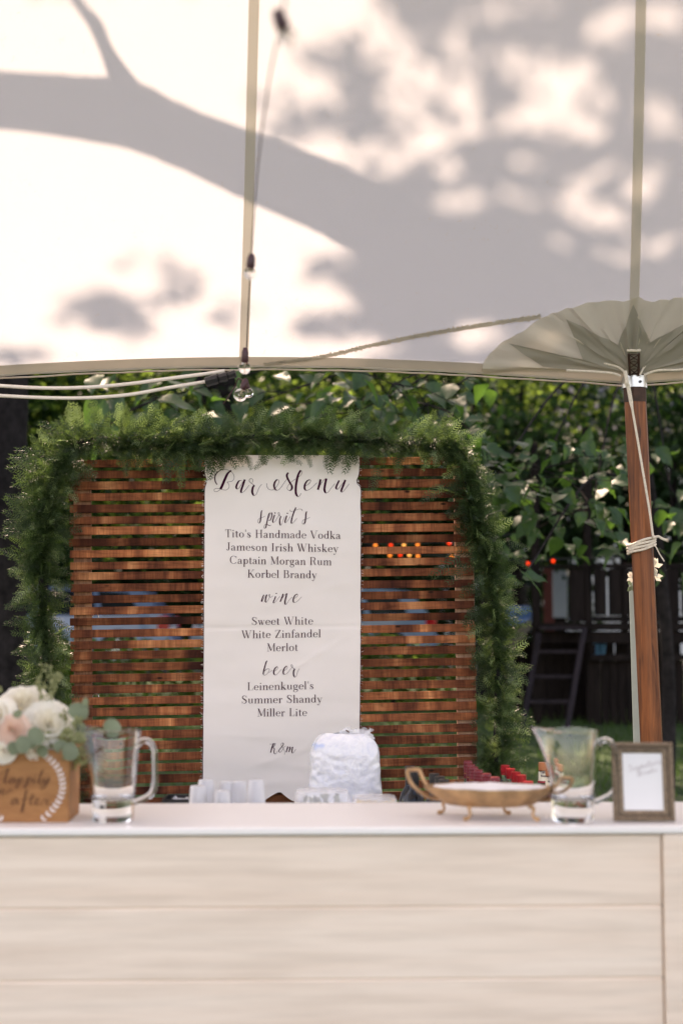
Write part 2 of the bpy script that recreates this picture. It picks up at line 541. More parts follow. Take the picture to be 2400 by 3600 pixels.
def tree(x, y, h, cz, rx, rz, label, nclump=170, per=50, size=.12, tr=.14, mat='leaf_far', spread=.34, ry=None, group='trees behind the lawn', lean=0):
    z0 = G(x, y)
    root = empty('background_tree', (x, y, z0 - .05), 0, label, 'tree', group)
    cl, P = crown_points((0, 0, cz - z0), (rx, ry or rx, rz), nclump, per, spread)
    mi = np.repeat((nrg.random(len(P)) < .5).astype(int), 2) if mat == 'leaf_far' else np.zeros(len(P) * 2, int)  # half the leaves get the dark colour, painting shade among lit ones
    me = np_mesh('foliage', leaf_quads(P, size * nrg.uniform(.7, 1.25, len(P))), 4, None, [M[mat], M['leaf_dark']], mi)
    tag(place('foliage', me, root), kind='stuff')
    mb = MB()
    top = Vector((lean, 0, min(cz - z0 + rz * .5, h)))
    path = smooth_path([(0, 0, -.1), (.05 + lean * .2, 0, h * .25), (-.06 + lean * .6, .1, h * .5), tuple(top)], 5)
    rr = [tr * (1 - .75 * i / (len(path) - 1)) + (.35 * tr if i == 0 else 0) for i in range(len(path))]
    mb.tube(path, rr, 9)
    mb.build('trunk', M['bark'], root)
    lb = MB()
    for k in range(0, nclump, max(1, nclump // 16)):
        a = Vector(path[int(len(path) * (.45 + .5 * rng.random())) - 1]); b = Vector(cl[k])
        m_ = a.lerp(b, .5) + Vector((rng.uniform(-.3, .3), rng.uniform(-.3, .3), rng.uniform(0, .4)))
        lb.tube(smooth_path([a, m_, b], 4), [tr * .32 * (1 - .8 * i / 8) for i in range(9)], 5)
    lb.build('limb', M['bark'], root)
    return root

# tall trees whose joined crowns keep the back of the garden in shade
for (x_, y_, r_, lb_) in ((-6.2, 14.6, 3.9, 'tall shade tree left of the lawn'), (-1.3, 15.2, 3.3, 'tall shade tree standing behind the banner'), (7.3, 14.6, 3.7, 'tall shade tree right of the playset'), (-11.5, 13, 3.9, 'tall shade tree at the far left'), (12.6, 13.5, 4, 'tall shade tree at the far right'),
                          (-8.8, 21.5, 4.6, 'tall shade tree behind the left of the lawn'), (11.5, 22, 4.8, 'tall shade tree near the white house'), (-7.5, 31, 5, 'tall shade tree beyond the drive at the left'), (.6, 31.5, 5, 'tall shade tree beyond the drive in the middle')):
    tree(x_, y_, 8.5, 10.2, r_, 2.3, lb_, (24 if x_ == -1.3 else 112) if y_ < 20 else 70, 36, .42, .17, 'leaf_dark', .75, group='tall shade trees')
tree(3.1, 14.4, 3.6, 2.95, 1.7, .85, 'low dark branches reaching over the playset', 120, 50, .12, .05, 'leaf_dark', .22, 1.0)
tree(1.5, 13.8, 3.4, 2.9, 1.1, .8, 'low dark leafy tree between the garland and the playset', 90, 45, .12, .05, 'leaf_dark', .2, .8)
tree(-.9, 15.6, 4.4, 3.4, 1.9, 1.2, 'low green tree behind the slats and banner', 110, 40, .12, .06, 'leaf_far', .26, 1)
tree(-3.2, 15.2, 4.4, 3.5, 1.2, 1.3, 'low green tree behind the left end of the garland', 90, 45, .12, .06, 'leaf_far', .24, 1)
tree(-4.6, 16.5, 5.2, 5.0, 2.3, 2.6, 'leafy green tree behind the white cords at the upper left', 170, 50, .12)
tree(-1.4, 19.0, 6.2, 5.4, 2.4, 3.0, 'dense shaded tree rising behind the left half of the slat screen', 190, 50, .13)
tree(1.7, 17.0, 5.0, 5.2, 2.0, 2.6, 'sun-dappled tree between the banner and the pole', 170, 50, .11)
tree(4.4, 16.0, 5.4, 4.9, 2.1, 2.4, 'sunlit small-leaved tree behind the wooden pole', 190, 50, .105)
tree(8.0, 18.5, 6.0, 5.6, 2.4, 3.0, 'green tree past the right edge of the playset', 150, 45, .13)
tree(-8.2, 21, 6.5, 6, 2.6, 3.2, 'green tree farthest left behind the lawn', 150, 45, .14)
tree(2.9, 23.5, 7.5, 6.9, 3.0, 3.9, 'tall tree standing behind the dappled trees at centre right', 190, 45, .16)
tree(-3.6, 32.0, 8.5, 8.0, 3.6, 4.6, 'tall dark tree behind the parked blue cars', 190, 45, .19)
tree(8.6, 28.0, 8.5, 8, 3.4, 4.6, 'tall tree behind the white house at the right', 160, 45, .18)

def treeline():
    n = 42000
    x = nrg.uniform(-30, 34, n); y = 42 + nrg.random(n) ** 2 * 4
    z = .5 + nrg.random(n) * (13 + 3 * np.sin(x * .4) + 2 * np.sin(x * 1.1))
    q = np.sin(x * 1.9) + np.sin(z * 1.7 + x) ; y = y + q * .7
    tag(place('far_treeline', np_mesh('far_treeline', leaf_quads(np.stack([x, y, z], 1), .55 * nrg.uniform(.7, 1.3, n)), 4, M['leaf_dark'])),
        'dark mass of trees closing off the far side of the garden', 'trees', kind='stuff')
    mb = MB().grid(lambda u, v: (-60 + 120 * u, 49 + 1.5 * math.sin(u * 40), -.5 + v * (13 + 1.5 * math.sin(u * 33))), 60, 2)
    t = simple('wooded_bank', (.008, .018, .008), .95, var=.5, scale=1.5)
    tag(mb.build('wooded_hill', t), kind='structure')
treeline()

def hedge(x0, x1, y, h, label, n, size=.11, mat='leaf_dark', depth=.9):
    root = empty('hedge', ((x0 + x1) / 2, y, G(0, y)), 0, label, 'hedge', 'hedges behind the lawn')
    w = x1 - x0
    P = np.stack([nrg.uniform(-w / 2, w / 2, n), nrg.normal(0, depth * .35, n), h * nrg.random(n) ** .8], 1)
    P[:, 2] *= 1 + .12 * np.sin(P[:, 0] * 2.1) + .06 * np.sin(P[:, 0] * 5.3)
    tag(place('foliage', np_mesh('foliage', leaf_quads(P, size * nrg.uniform(.7, 1.3, n)), 4, M[mat]), root), kind='stuff')
    mb = MB()
    for i in range(int(w / .6)):
        x = -w / 2 + .3 + i * .6
        mb.tube([(x, 0, -.05), (x + rng.uniform(-.1, .1), 0, h * .7)], [.03, .012], 5)
    mb.build('stem', M['bark'], root)
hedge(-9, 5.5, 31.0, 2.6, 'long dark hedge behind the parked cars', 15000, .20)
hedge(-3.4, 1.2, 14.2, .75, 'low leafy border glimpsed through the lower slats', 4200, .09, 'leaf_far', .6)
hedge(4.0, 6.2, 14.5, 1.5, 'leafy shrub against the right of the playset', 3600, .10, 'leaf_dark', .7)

# ---------------------------------------------------------------- tent
EAVE_Y = 5.2
def zE(X):
    return 2.468 + .062 * abs(math.sin(math.pi * (X - 1.07) / 2.75))
def prof(t):
    if t <= 1.15: return .74 * t + .34 * t * t
    z1 = .74 * 1.15 + .34 * 1.15 ** 2
    if t <= 3.5: return z1 + (t - 1.15) * 1.05
    z2 = z1 + 2.35 * 1.05
    return z2 - (t - 3.5) * .62
def roof(X, t, off=0.0):
    fade = max(0, 1 - max(t, 0) / 1.2)
    z = 2.53 + (zE(X) - 2.53) * fade + prof(max(t, 0)) + min(t, 0) * .74
    p = Vector((X, EAVE_Y - t, z))
    if off:
        s = (prof(max(t, 0) + .01) - prof(max(t, 0))) / .01
        nrm = Vector((0, 1, -1 / s if False else 0))
        # downward normal of the slope: tangent (0,-1,s) -> normal (0,-s,-1)
        nrm = Vector((0, -s, -1)).normalized()
        p += nrm * off
    return p
def S(px, py, off=0.0):
    """where the line of sight of a photo pixel meets the underside of the roof"""
    d = W(px, py, 1.0) - EYE
    lo, hi = -.3, 5.0
    for _ in range(40):
        m_ = (lo + hi) / 2
        Y = EAVE_Y - m_
        p = EYE + d * Y
        if p.z < roof(p.x, m_).z: hi = m_
        else: lo = m_
    t = (lo + hi) / 2
    p = EYE + d * (EAVE_Y - t)
    if off: p = roof(p.x, t, off)
    return p
def XT(px, py):
    p = S(px, py)
    return p.x, EAVE_Y - p.y

tent = empty('tent', (0, EAVE_Y, 0), 0, 'white sailcloth tent roof with dappled leaf shadows above the bar', 'tent')
def tent_local(o):
    o.location = (0, -EAVE_Y, 0)
    return o
ts = [-.013, 0, .05] + [.05 + i * .05 for i in range(1, 30)] + [1.7, 2.0, 2.4, 2.8, 3.2, 3.5, 3.8, 4.3, 5, 5.6]
Xs = [-7 + i * .1 for i in range(141)]
mb = MB()
for t_ in ts:
    for X_ in Xs: mb.v.append(tuple(roof(X_, t_) + Vector((0, 0, .004 * noise.noise(Vector((X_ * 1.3, t_ * 1.1, 0)))))))
w_ = len(Xs)
mb.f = [(j * w_ + i, j * w_ + i + 1, (j + 1) * w_ + i + 1, (j + 1) * w_ + i) for j in range(len(ts) - 1) for i in range(w_ - 1)]
mb.m = [0] * len(mb.f)
tent_local(mb.build('canopy', M['tent'], tent))

def roof_ribbon(name, pts_xt, width, off, mat, jitter=0, parent=tent, n=6):
    P = smooth_path(pts_xt, n)
    vs_ = []
    for i, p in enumerate(P):
        a = P[max(i - 1, 0)]; b = P[min(i + 1, len(P) - 1)]
        d = b - a
        sl = 1.25
        dd = np.array([d[0], d[1] * sl]); dd /= (np.linalg.norm(dd) + 1e-9)
        nx, nt = -dd[1], dd[0] / sl
        w0 = width * (1 + (jitter * noise.noise(Vector((i * .9, 0, 0))) if jitter else 0))
        w1 = width * (1 + (jitter * noise.noise(Vector((i * 1.3, 7, 0))) if jitter else 0))
        vs_.append(roof(p[0] + nx * w0 / 2, p[1] + nt * w0 / 2, off))
        vs_.append(roof(p[0] - nx * w1 / 2, p[1] - nt * w1 / 2, off))
    fs = [(2 * i, 2 * i + 1, 2 * i + 3, 2 * i + 2) for i in range(len(P) - 1)]
    return tent_local(MB().add(vs_, fs).build(name, mat, parent))
def seam(xa, ya, xb, yb):
    X0, T0 = XT(xa, ya); X1, T1 = XT(xb, yb)
    pts = []
    for k in range(15):
        t_ = -.01 + 3.4 * k / 14
        f = (t_ - T0) / (T1 - T0)
        pts.append((X0 + (X1 - X0) * f, t_))
    roof_ribbon('seam', pts, .033, .004, M['seam'], n=3)
seam(857, 1260, 893, 20)
seam(2226, 1100, 2250, 20)
for X_ in (-1.86, -3.3, 2.5, 3.9):
    roof_ribbon('seam', [(X_, -.01 + 3.4 * k / 14) for k in range(15)], .033, .004, M['seam'], n=3)
# hem along the eave
roof_ribbon('hem', [(-6.9 + i * .2, .006) for i in range(70)], .052, .006, M['hem'], n=3)
hc = MB()
ep = [roof(-6.9 + i * .05, -.012, .004) + Vector((0, 0, .003 * noise.noise(Vector((i * .3, 0, 0))))) for i in range(278)]
hc.tube(ep, .0055, 6)
tent_local(hc.build('edge_rope', M['hem'], tent))
hc = MB()
ep = [roof(-6.9 + i * .05, -.026, .002) + Vector((0, .006, .004 * noise.noise(Vector((i * .35, 3, 0))))) for i in range(278)]
hc.tube(ep, .0035, 6)
tent_local(hc.build('edge_cord', M['hem'], tent))
# silhouette of the frayed rope outside, added as a ribbon, hem to fan patch
pts = [XT(x, y) for x, y in [(930, 1276), (1040, 1264), (1100, 1255), (1200, 1235), (1300, 1211), (1450, 1180), (1600, 1153), (1750, 1130), (1900, 1108)]]
st = []
P_ = smooth_path(pts, 14)
roof_ribbon('rope_silhouette', [tuple(p) for p in P_[::2]], .018, .008, M['fray'], 1.3, n=3)
fz = MB()
for i in range(240):
    p = P_[rng.randrange(len(P_))]
    a = roof(p[0] + rng.uniform(-.01, .01), p[1] + rng.uniform(.0, .006), .011)
    fz.tube([a, a + Vector((rng.uniform(-.012, .012), rng.uniform(-.004, .001), rng.uniform(-.004, .011)))], .0007, 3, False)
tag(tent_local(fz.build('fray_thread', M['fray'], tent, False)), kind='stuff')

# fan-shaped reinforcement round the pole head
cx, ct = XT(2222, 1306)
def fan(name, outline, off, mat, rip, rings=14, dense=3, scal=0):
    ol = smooth_path([XT(*p) for p in outline], dense) if dense else [np.array(XT(*p)) for p in outline]
    vs_ = []; n = len(ol)
    for j in range(rings + 1):
        f = j / rings
        for i, o in enumerate(ol):
            X_ = cx + (o[0] - cx) * f; t_ = ct + (o[1] - ct) * f
            ang = math.atan2(t_ - ct, X_ - cx) if f > 0 else 0
            rp = rip * f * (noise.noise(Vector((ang * 7, f * 1.6, 3))) + .7 * noise.noise(Vector((ang * 17, f * 2.3, 9))))
            vs_.append(roof(X_, max(t_, -.02), off + .004 * f * 0 + max(-.003, rp) + .0))
    fs = [(j * n + i, j * n + i + 1, (j + 1) * n + i + 1, (j + 1) * n + i) for j in range(rings) for i in range(n - 1)]
    return tent_local(MB().add(vs_, fs).build(name, mat, tent))
OUT = [(1690, 1300), (1702, 1262), (1745, 1212), (1800, 1172), (1860, 1138), (1920, 1103), (1990, 1076), (2060, 1058), (2140, 1052),
       (2205, 1051), (2238, 1038), (2290, 1050), (2350, 1043), (2420, 1041), (2490, 1056), (2560, 1086), (2620, 1130), (2680, 1190), (2740, 1290)]
fan('fan_patch', OUT, .011, M['patch'], .022, 18, 4)
STAR = [(1905, 1280), (1785, 1198), (2045, 1250), (1985, 1107), (2168, 1200), (2222, 1062), (2282, 1192), (2460, 1100), (2400, 1247), (2660, 1190), (2540, 1282)]
def star():
    for a, tip, b in ((STAR[0], STAR[1], STAR[2]), (STAR[2], STAR[3], STAR[4]), (STAR[4], STAR[5], STAR[6]), (STAR[6], STAR[7], STAR[8]), (STAR[8], STAR[9], STAR[10])):
        ol = []
        for k in range(6): ol.append((a[0] + (tip[0] - a[0]) * k / 6, a[1] + (tip[1] - a[1]) * k / 6))
        for k in range(7): ol.append((tip[0] + (b[0] - tip[0]) * k / 6, tip[1] + (b[1] - tip[1]) * k / 6))
        fan('star_patch', ol, .017, M['patch2'], .020, 10, 0)
star()

# ladder webbing strap, side ropes and pole head
hw = MB()
def onroof(px, py, off=.03): return S(px, py, off)
a0, a1 = onroof(2204, 1225), onroof(2209, 1300); b0, b1 = onroof(2240, 1225), onroof(2239, 1300)
hw.tube([a0, a1], .0045, 6); hw.tube([b0, b1], .0045, 6)
for k in range(3):
    f0, f1 = k / 3 + .04, (k + 1) / 3
    hw.tube([a0.lerp(a1, f0), b0.lerp(b1, f1)], .002, 5); hw.tube([b0.lerp(b1, f0), a0.lerp(a1, f1)], .002, 5)
    hw.tube([a0.lerp(a1, f0), b0.lerp(b1, f0)], .0018, 5)
tent_local(hw.build('laced_strap', M['pole_char'], tent))
hb = MB(); hb.tube([a0 + Vector((-.006, 0, .012)), b0 + Vector((.006, 0, .012))], .0055, 8)
tent_local(hb.build('strap_bar', M['rope'], tent))
for pts in ([(2056, 1264), (2075, 1262), (2120, 1276), (2170, 1290), (2192, 1308), (2196, 1322)], [(2388, 1245), (2368, 1243), (2320, 1262), (2290, 1274), (2262, 1292), (2248, 1318)],
            [(1990, 1302), (2080, 1306), (2150, 1312), (2180, 1322)], [(2470, 1290), (2380, 1300), (2310, 1302), (2262, 1318)]):
    rb = MB().tube(smooth_path([W(x, y, 5.14 - .0001 * abs(x - 2222)) for x, y in pts], 5), .0042, 6)
    tent_local(rb.build('corner_rope', M['rope'], tent))
gb = MB()
c_ = W(2226, 1316, 5.19)
gb.lathe([(.030, -.022), (.036, -.006), (.036, .006), (.024, .016), (.008, .02)], 14, c_, cap1=True)
for s_ in (-1, 1): gb.tube([c_ + Vector((s_ * .028, -.01, .02)), c_ + Vector((s_ * .03, -.012, -.004))], .006, 8)
tent_local(gb.build('pole_cap', M['pole_char'], tent))
gb = MB(); gb.tube([c_ + Vector((-.034, -.03, .022)), c_ + Vector((.036, -.03, .026))], .0065, 8)
tent_local(gb.build('shackle_pin', M['steel'], tent))

# ---------------------------------------------------------------- side pole
def pole():
    top = W(2228, 1332, 5.2); low = W(2288, 2610, 5.2)
    d = (low - top).normalized()
    k = (top.z + .02) / -d.z
    foot = top + d * k
    root = empty('tent_pole', foot, 0, 'leaning hexagonal stained wood pole at the right edge holding up the tent', 'pole')
    def ring(r, f, n=6, tw=R(14)):
        c = top.lerp(foot, f)
        return [c + Vector((r * math.cos(2 * math.pi * i / n + tw), r * math.sin(2 * math.pi * i / n + tw), 0)) - foot for i in range(n)]
    mb = MB(); vs_ = []; N = 24
    for j in range(N + 1):
        vs_ += ring(.0445 - .003 * (j == 0), j / N)
    fs = [(j * 6 + i, j * 6 + (i + 1) % 6, (j + 1) * 6 + (i + 1) % 6, (j + 1) * 6 + i) for j in range(N) for i in range(6)]
    fs.append((5, 4, 3, 2, 1, 0))
    mb.add(vs_, fs)
    o = mb.build('shaft', M['pole'], root, False)
    bv = o.modifiers.new('edge', 'BEVEL'); bv.width = .004; bv.segments = 2; bv.limit_method = 'ANGLE'
    mb = MB(); vs_ = ring(.0455, .0035) + ring(.0456, .036)
    mb.add(vs_, [(i, (i + 1) % 6, 6 + (i + 1) % 6, 6 + i) for i in range(6)])
    mb.build('charred_end', M['pole_char'], root, False)
    mb = MB().lathe([(.040, .001), (.0465, .001), (.0465, -.042), (.040, -.042)], 20, top - foot + Vector((0, 0, .006)), cap0=True)
    mb.build('collar', M['steel'], root)
    mb = MB(); mb.tube([top - foot + Vector((.012, -.044, -.018)), top - foot + Vector((.012, -.050, -.018))], .005, 8)
    mb.build('screw', M['black'], root)
    # the rope
    rr = empty('pole_rope', W(2205, 1320, 5.12), 0, 'white cotton rope running down the wooden pole and wrapped round it', 'rope')
    o0 = Vector(rr.location)
    pts = [W(2196, 1305, 5.13), W(2202, 1345, 5.12), W(2209, 1372, 5.13), W(2235, 1520, 5.13), W(2262, 1680, 5.13), W(2282, 1800, 5.14), W(2293, 1880, 5.15), W(2297, 1890, 5.16)]
    mb = MB().tube([Vector(p) - o0 for p in smooth_path(pts, 6)], [.0042 if i > 14 else .0075 for i in range(len(smooth_path(pts, 6)))], 7)
    mb.build('hanging_line', M['rope'], rr)
    wr = MB()
    for k in range(4):
        cpx, cpy = 2252 + k * .6, 1902 + k * 9.5
        c = W(cpx, cpy, 5.2)
        pp = []
        for i in range(25):
            a = 2 * math.pi * i / 24
            pp.append(c + Vector((.050 * math.cos(a), .050 * math.sin(a), .016 * math.cos(a) + .002 * math.sin(a * 3 + k))) - o0)
        wr.tube(pp, .0046, 6, False)
    wr.build('wrapped_coils', M['rope'], rr)
    tl = MB()
    tl.tube([Vector(p) - o0 for p in smooth_path([W(2296, 1890, 5.15), W(2312, 1886, 5.14), W(2325, 1893, 5.14), W(2340, 1899, 5.14)], 5)], .005, 6)
    tl.tube([Vector(p) - o0 for p in smooth_path([W(2297, 1915, 5.15), W(2305, 1925, 5.14), W(2318, 1950, 5.14), W(2333, 1973, 5.14)], 5)], .0022, 5)
    for i in range(14):
        a = W(2338, 1899, 5.14) - o0
        tl.tube([a, a + Vector((rng.uniform(.002, .012), rng.uniform(-.004, .004), rng.uniform(-.009, .007)))], .0008, 3, False)
    tl.build('tail', M['rope'], rr)
    # pale strip standing behind
    a = W(2224, 2010, 5.32); b = W(2244, 2620, 5.32)
    dd = b - a; b2 = a + dd * (a.z / -dd.z)
    mb = MB()
    for o_ in (0,):
        vs_ = []
        for p, w in ((a, .017), (b2, .024)):
            vs_ += [p + Vector((-w, -.003, 0)) - b2, p + Vector((w, -.003, 0)) - b2, p + Vector((w, .003, 0)) - b2, p + Vector((-w, .003, 0)) - b2]
        mb.add(vs_, [(0, 1, 5, 4), (1, 2, 6, 5), (2, 3, 7, 6), (3, 0, 4, 7), (3, 2, 1, 0)])
    o = mb.build('strap', simple('pale_strap', (.40, .46, .41), .7, var=.06), loc=b2)
    tag(o, 'pale grey-green strap stretched down right behind the wooden pole', 'strap')
    # little flower tied behind the pole
    fl = empty('tied_flowers', W(2300, 2010, 5.28), 0, 'small white and yellow flowers tied to the back of the wooden pole', 'flowers')
    def petals(c, n, ln, col):
        for i in range(n):
            a = rng.uniform(0, 6.28); pm = MB()
            d = Vector((math.cos(a) * .6 + .5 * (1 if c.x > fl.location.x - .05 else -.7), rng.uniform(-.3, .1), math.sin(a))).normalized()
            s = d.cross(Vector((0, 1, .2))).normalized()
            pm.add([c - fl.location, c + d * ln * .5 + s * ln * .28 - fl.location, c + d * ln - fl.location, c + d * ln * .5 - s * ln * .28 - fl.location], [(0, 1, 2), (0, 2, 3)])
            pm.build('petal', M[col], fl)
    petals(W(2296, 1992, 5.22), 7, .035, 'petal'); petals(W(2298, 2025, 5.22), 6, .032, 'petal')
    petals(W(2218, 2030, 5.23), 5, .022, 'petal'); petals(W(2219, 2060, 5.23), 5, .026, 'euca')
    MB().tube([W(2218, 2020, 5.25) - fl.location, W(2262, 2045, 5.26) - fl.location, W(2300, 2020, 5.25) - fl.location], .004, 5).build('stem', M['euca'], fl)
pole()

# ---------------------------------------------------------------- the tree whose limb and leaves shade the tent
def shade_tree():
    base = Vector((-2.36, 9.4, G(0, 9.4)))
    root = empty('shade_tree', base, 0, 'big dark-barked tree at the left edge whose limb and leaves shadow the tent roof', 'tree')
    K = 3.1
    mb = MB()
    tp = smooth_path([(0, 0, -.1), (.0, 0, .5), (-.03, 0, 1.6), (0, -.05, 3.0), (-.1, -.1, 4.6), (-.9, .2, 5.6), (-2.4, .7, 7.0), (-4.4, 1.2, 8.6)], 5)
    mb.tube(tp, [.46 if i == 0 else (.36 - .006 * i) for i in range(len(tp))], 18)
    for v_i, v in enumerate(mb.v):
        a = math.atan2(v[1], v[0])
        k = 1 + .05 * math.sin(a * 9 + v[2] * 1.2) + .05 * noise.noise(Vector((v[0] * 6, v[1] * 6, v[2] * 1.4)))
        mb.v[v_i] = (v[0] * k, v[1] * k, v[2])
    mb.build('trunk', M['bark'], root)
    # limb: its shadow on the cloth runs along these photo points (upper edge, lower edge)
    E = [((-420, 300), (-420, 500)), ((-150, 245), (-150, 450)), ((0, 249), (0, 456)), ((207, 262), (190, 478)), ((330, 270), (330, 502)), ((474, 282), (430, 520)), ((612, 352), (545, 560)),
         ((765, 417), (690, 622)), ((918, 470), (830, 690)), ((1071, 528), (980, 758)), ((1193, 574), (1110, 815)), ((1330, 640), (1250, 890)), ((1500, 740), (1420, 960)), ((1700, 860), (1620, 1060)), ((1950, 990), (1880, 1150)), ((2300, 1100), (2250, 1220))]
    cen = []; rad = []
    for (u, l) in E:
        a = S(*u) + SUN * K; b = S(*l) + SUN * K
        w = b - a; w = w - SUN * w.dot(SUN)
        cen.append((a + b) / 2 - base); rad.append(w.length / 2)
    # perpendicular to the limb direction, not to the pixel column
    for i in range(len(cen)):
        d = (cen[min(i + 1, len(cen) - 1)] - cen[max(i - 1, 0)]); d = (d - SUN * d.dot(SUN)).normalized()
        a = S(*E[i][0]); b = S(*E[i][1]); w = b - a; w -= SUN * w.dot(SUN); w -= d * w.dot(d)
        rad[i] = w.length / 2
    start = [Vector((-1.0, .2, 5.6)), Vector((-1.9, -1.5, 6.1))]
    cen2 = start + cen; rad2 = [.2, .17] + rad
    P = smooth_path([(*c, r) for c, r in zip(cen2, rad2)], 6)
    lm = MB().tube([p[:3] for p in P], [p[3] * (1 + .05 * noise.noise(Vector((i * .7, 0, 0)))) for i, p in enumerate(P)], 14)
    lm.build('limb', M['bark'], root)
    br = MB()
    tw = smooth_path([(*(S(x, y) + SUN * k - base), r) for x, y, k, r in [(440, 300, 2.5, .045), (405, 235, 2.55, .032), (370, 165, 2.6, .022), (335, 85, 2.75, .024), (290, 30, 3.1, .018), (180, -120, 3.8, .012)]], 6)
    br.tube([p[:3] for p in tw], [p[3] for p in tw], 8)
    br.build('branch', M['bark'], root)
    # light gaps and leaf clusters, traced as shadow places on the cloth
    light = [(1230, 60, 120, 90), (1376, 207, 88, 66), (1468, 290, 95, 45), (1628, 237, 110, 48), (1460, 428, 92, 54), (1705, 444, 72, 58), (1276, 528, 70, 44), (1483, 528, 115, 48), (1307, 604, 58, 28),
             (1628, 352, 70, 40), (1950, 262, 175, 75), (1985, 385, 150, 75), (1880, 420, 70, 60), (2233, 367, 115, 44), (2040, 470, 110, 45), (1700, 46, 95, 50), (2118, 115, 80, 45), (1888, 15, 85, 45), (2332, 54, 85, 60), (1865, 574, 75, 32),
             (2080, 604, 125, 34), (2310, 604, 75, 22), (1560, 719, 72, 26), (1743, 688, 92, 38), (2026, 719, 88, 42), (2118, 773, 82, 38), (2294, 857, 78, 28), (2164, 897, 55, 20), (2363, 451, 85, 38), (2270, 670, 60, 25), (1420, 600, 45, 20), (1590, 600, 40, 22), (1900, 700, 45, 18), (2200, 700, 60, 18), (1960, 860, 50, 16), (2380, 820, 50, 20), (1400, 120, 50, 30), (1560, 130, 60, 26), (2180, 20, 60, 30), (1780, 180, 50, 26), (2340, 200, 50, 24), (1350, 340, 40, 26), (1560, 500, 40, 22),
             (1195, 880, 55, 38), (1185, 1090, 60, 62), (1674, 1186, 85, 45), (1300, 1222, 110, 22), (1120, 1240, 90, 25), (1800, 1010, 50, 16), (1640, 1010, 60, 14), (1930, 1180, 60, 40), (2060, 1110, 40, 30)]
    dark = [(382, 1094, 105, 36, .8), (642, 998, 45, 18, .7), (803, 1102, 60, 22, .45), (1130, 1148, 95, 26, .8), (474, 1163, 62, 18, .5), (1148, 948, 70, 24, .7), (1033, 444, 75, 20, .55), (956, 337, 60, 12, .4), (1160, 180, 80, 50, .22), (1130, 400, 70, 18, .4), (300, 1062, 60, 16, .5), (560, 1050, 70, 14, .3), (250, 1120, 50, 16, .3), (80, 1262, 90, 14, .5), (480, 910, 60, 16, .2), (1330, 1130, 120, 22, .7)]
    edge = [(-900, 1500), (-300, 1400), (0, 1345), (150, 1240), (230, 1190), (480, 1170), (620, 1230), (880, 1230), (900, 1130), (1010, 1150), (1030, 1250), (1290, 1230), (1400, 1200)]
    def xr(y):
        for (y0, x0), (y1, x1) in zip(edge, edge[1:]):
            if y0 <= y <= y1: return x0 + (x1 - x0) * (y - y0) / (y1 - y0)
        return 1250
    pos = []; N = 0
    while N < 15000:
        px = rng.uniform(-400, 2900); py = rng.uniform(-700, 1275)
        d = 0.0
        e = (px - xr(py)) / 130
        if e > 0:
            d = min(1, e)
            lt = 0
            for (x, y, rx, ry) in light:
                q = ((px - x) / (rx + 33)) ** 2 + ((py - y) / (ry + 21)) ** 2
                if q < 1: lt = 1; break
            if lt: d = .035
            elif py < -60: d = .6 if noise.noise(Vector((px * .006, py * .006, 0))) > 0 else .05
        for (x, y, rx, ry, s_) in dark:
            q = ((px - x) / (rx + 22)) ** 2 + ((py - y) / (ry + 16)) ** 2
            if q < 1: d = max(d, min(1, s_ * .62) * (1 - q * .6))
        if e <= 0 and py < -60: d = max(d, .3 if noise.noise(Vector((px * .004, py * .006, 5))) > .1 else 0)
        d *= max(0, min(1, (2900 - px) / 350)) * max(0, min(1, (py + 760) / 250))
        if rng.random() < d:
            pos.append(S(px, py) + SUN * rng.uniform(7.5, 11.5) - base); N += 1
    P = np.array([tuple(p) for p in pos])
    V1 = leaf_quads(P - np.array([0, 0, 0]), .062 * nrg.uniform(.7, 1.2, len(P)), 0, 1, .8)
    # the rest of the crown, patchy
    pos = []
    while len(pos) < 16000:
        X_ = rng.uniform(-6, 6.5); t_ = rng.uniform(-4.5, 7)
        p = Vector((X_, EAVE_Y - t_, 2.6 + (prof(t_) if t_ > 0 else 0)))
        if t_ > -.15 and t_ < 1.5 and -1.9 < X_ < 2.2: continue
        if noise.noise(Vector((X_ * 1.1, t_ * 1.1, 2))) + .25 * noise.noise(Vector((X_ * 4, t_ * 4, 2))) > ((.30 if t_ > -2.2 and -2.2 < X_ < 1.6 else (.12 if t_ < -2.2 else -.05)) if t_ < 0 else .22):
            pos.append(p + SUN * rng.uniform(7.5, 12.5) - base)
    P = np.array([tuple(p) for p in pos])
    V2 = leaf_quads(P, .13 * nrg.uniform(.7, 1.2, len(P)), .2, .8, .7)
    V = np.concatenate([V1, V2])
    tag(place('foliage', np_mesh('foliage', V, 4, M['leaf_far']), root), kind='stuff')
    br = MB()
    for i in range(26):
        a = Vector(tp[rng.randrange(18, len(tp))]); b = a + Vector((rng.uniform(-3.5, -.6), rng.uniform(-1.5, 4), rng.uniform(.8, 3.5)))
        m_ = a.lerp(b, .5) + Vector((0, 0, rng.uniform(.3, .9)))
        br.tube(smooth_path([a, m_, b], 4), [.09 * (1 - .85 * k / 8) for k in range(9)], 6)
    # keep these small limbs off the sun's path to the roof in view
    br.build('upper_branches', M['bark'], root)
shade_tree()

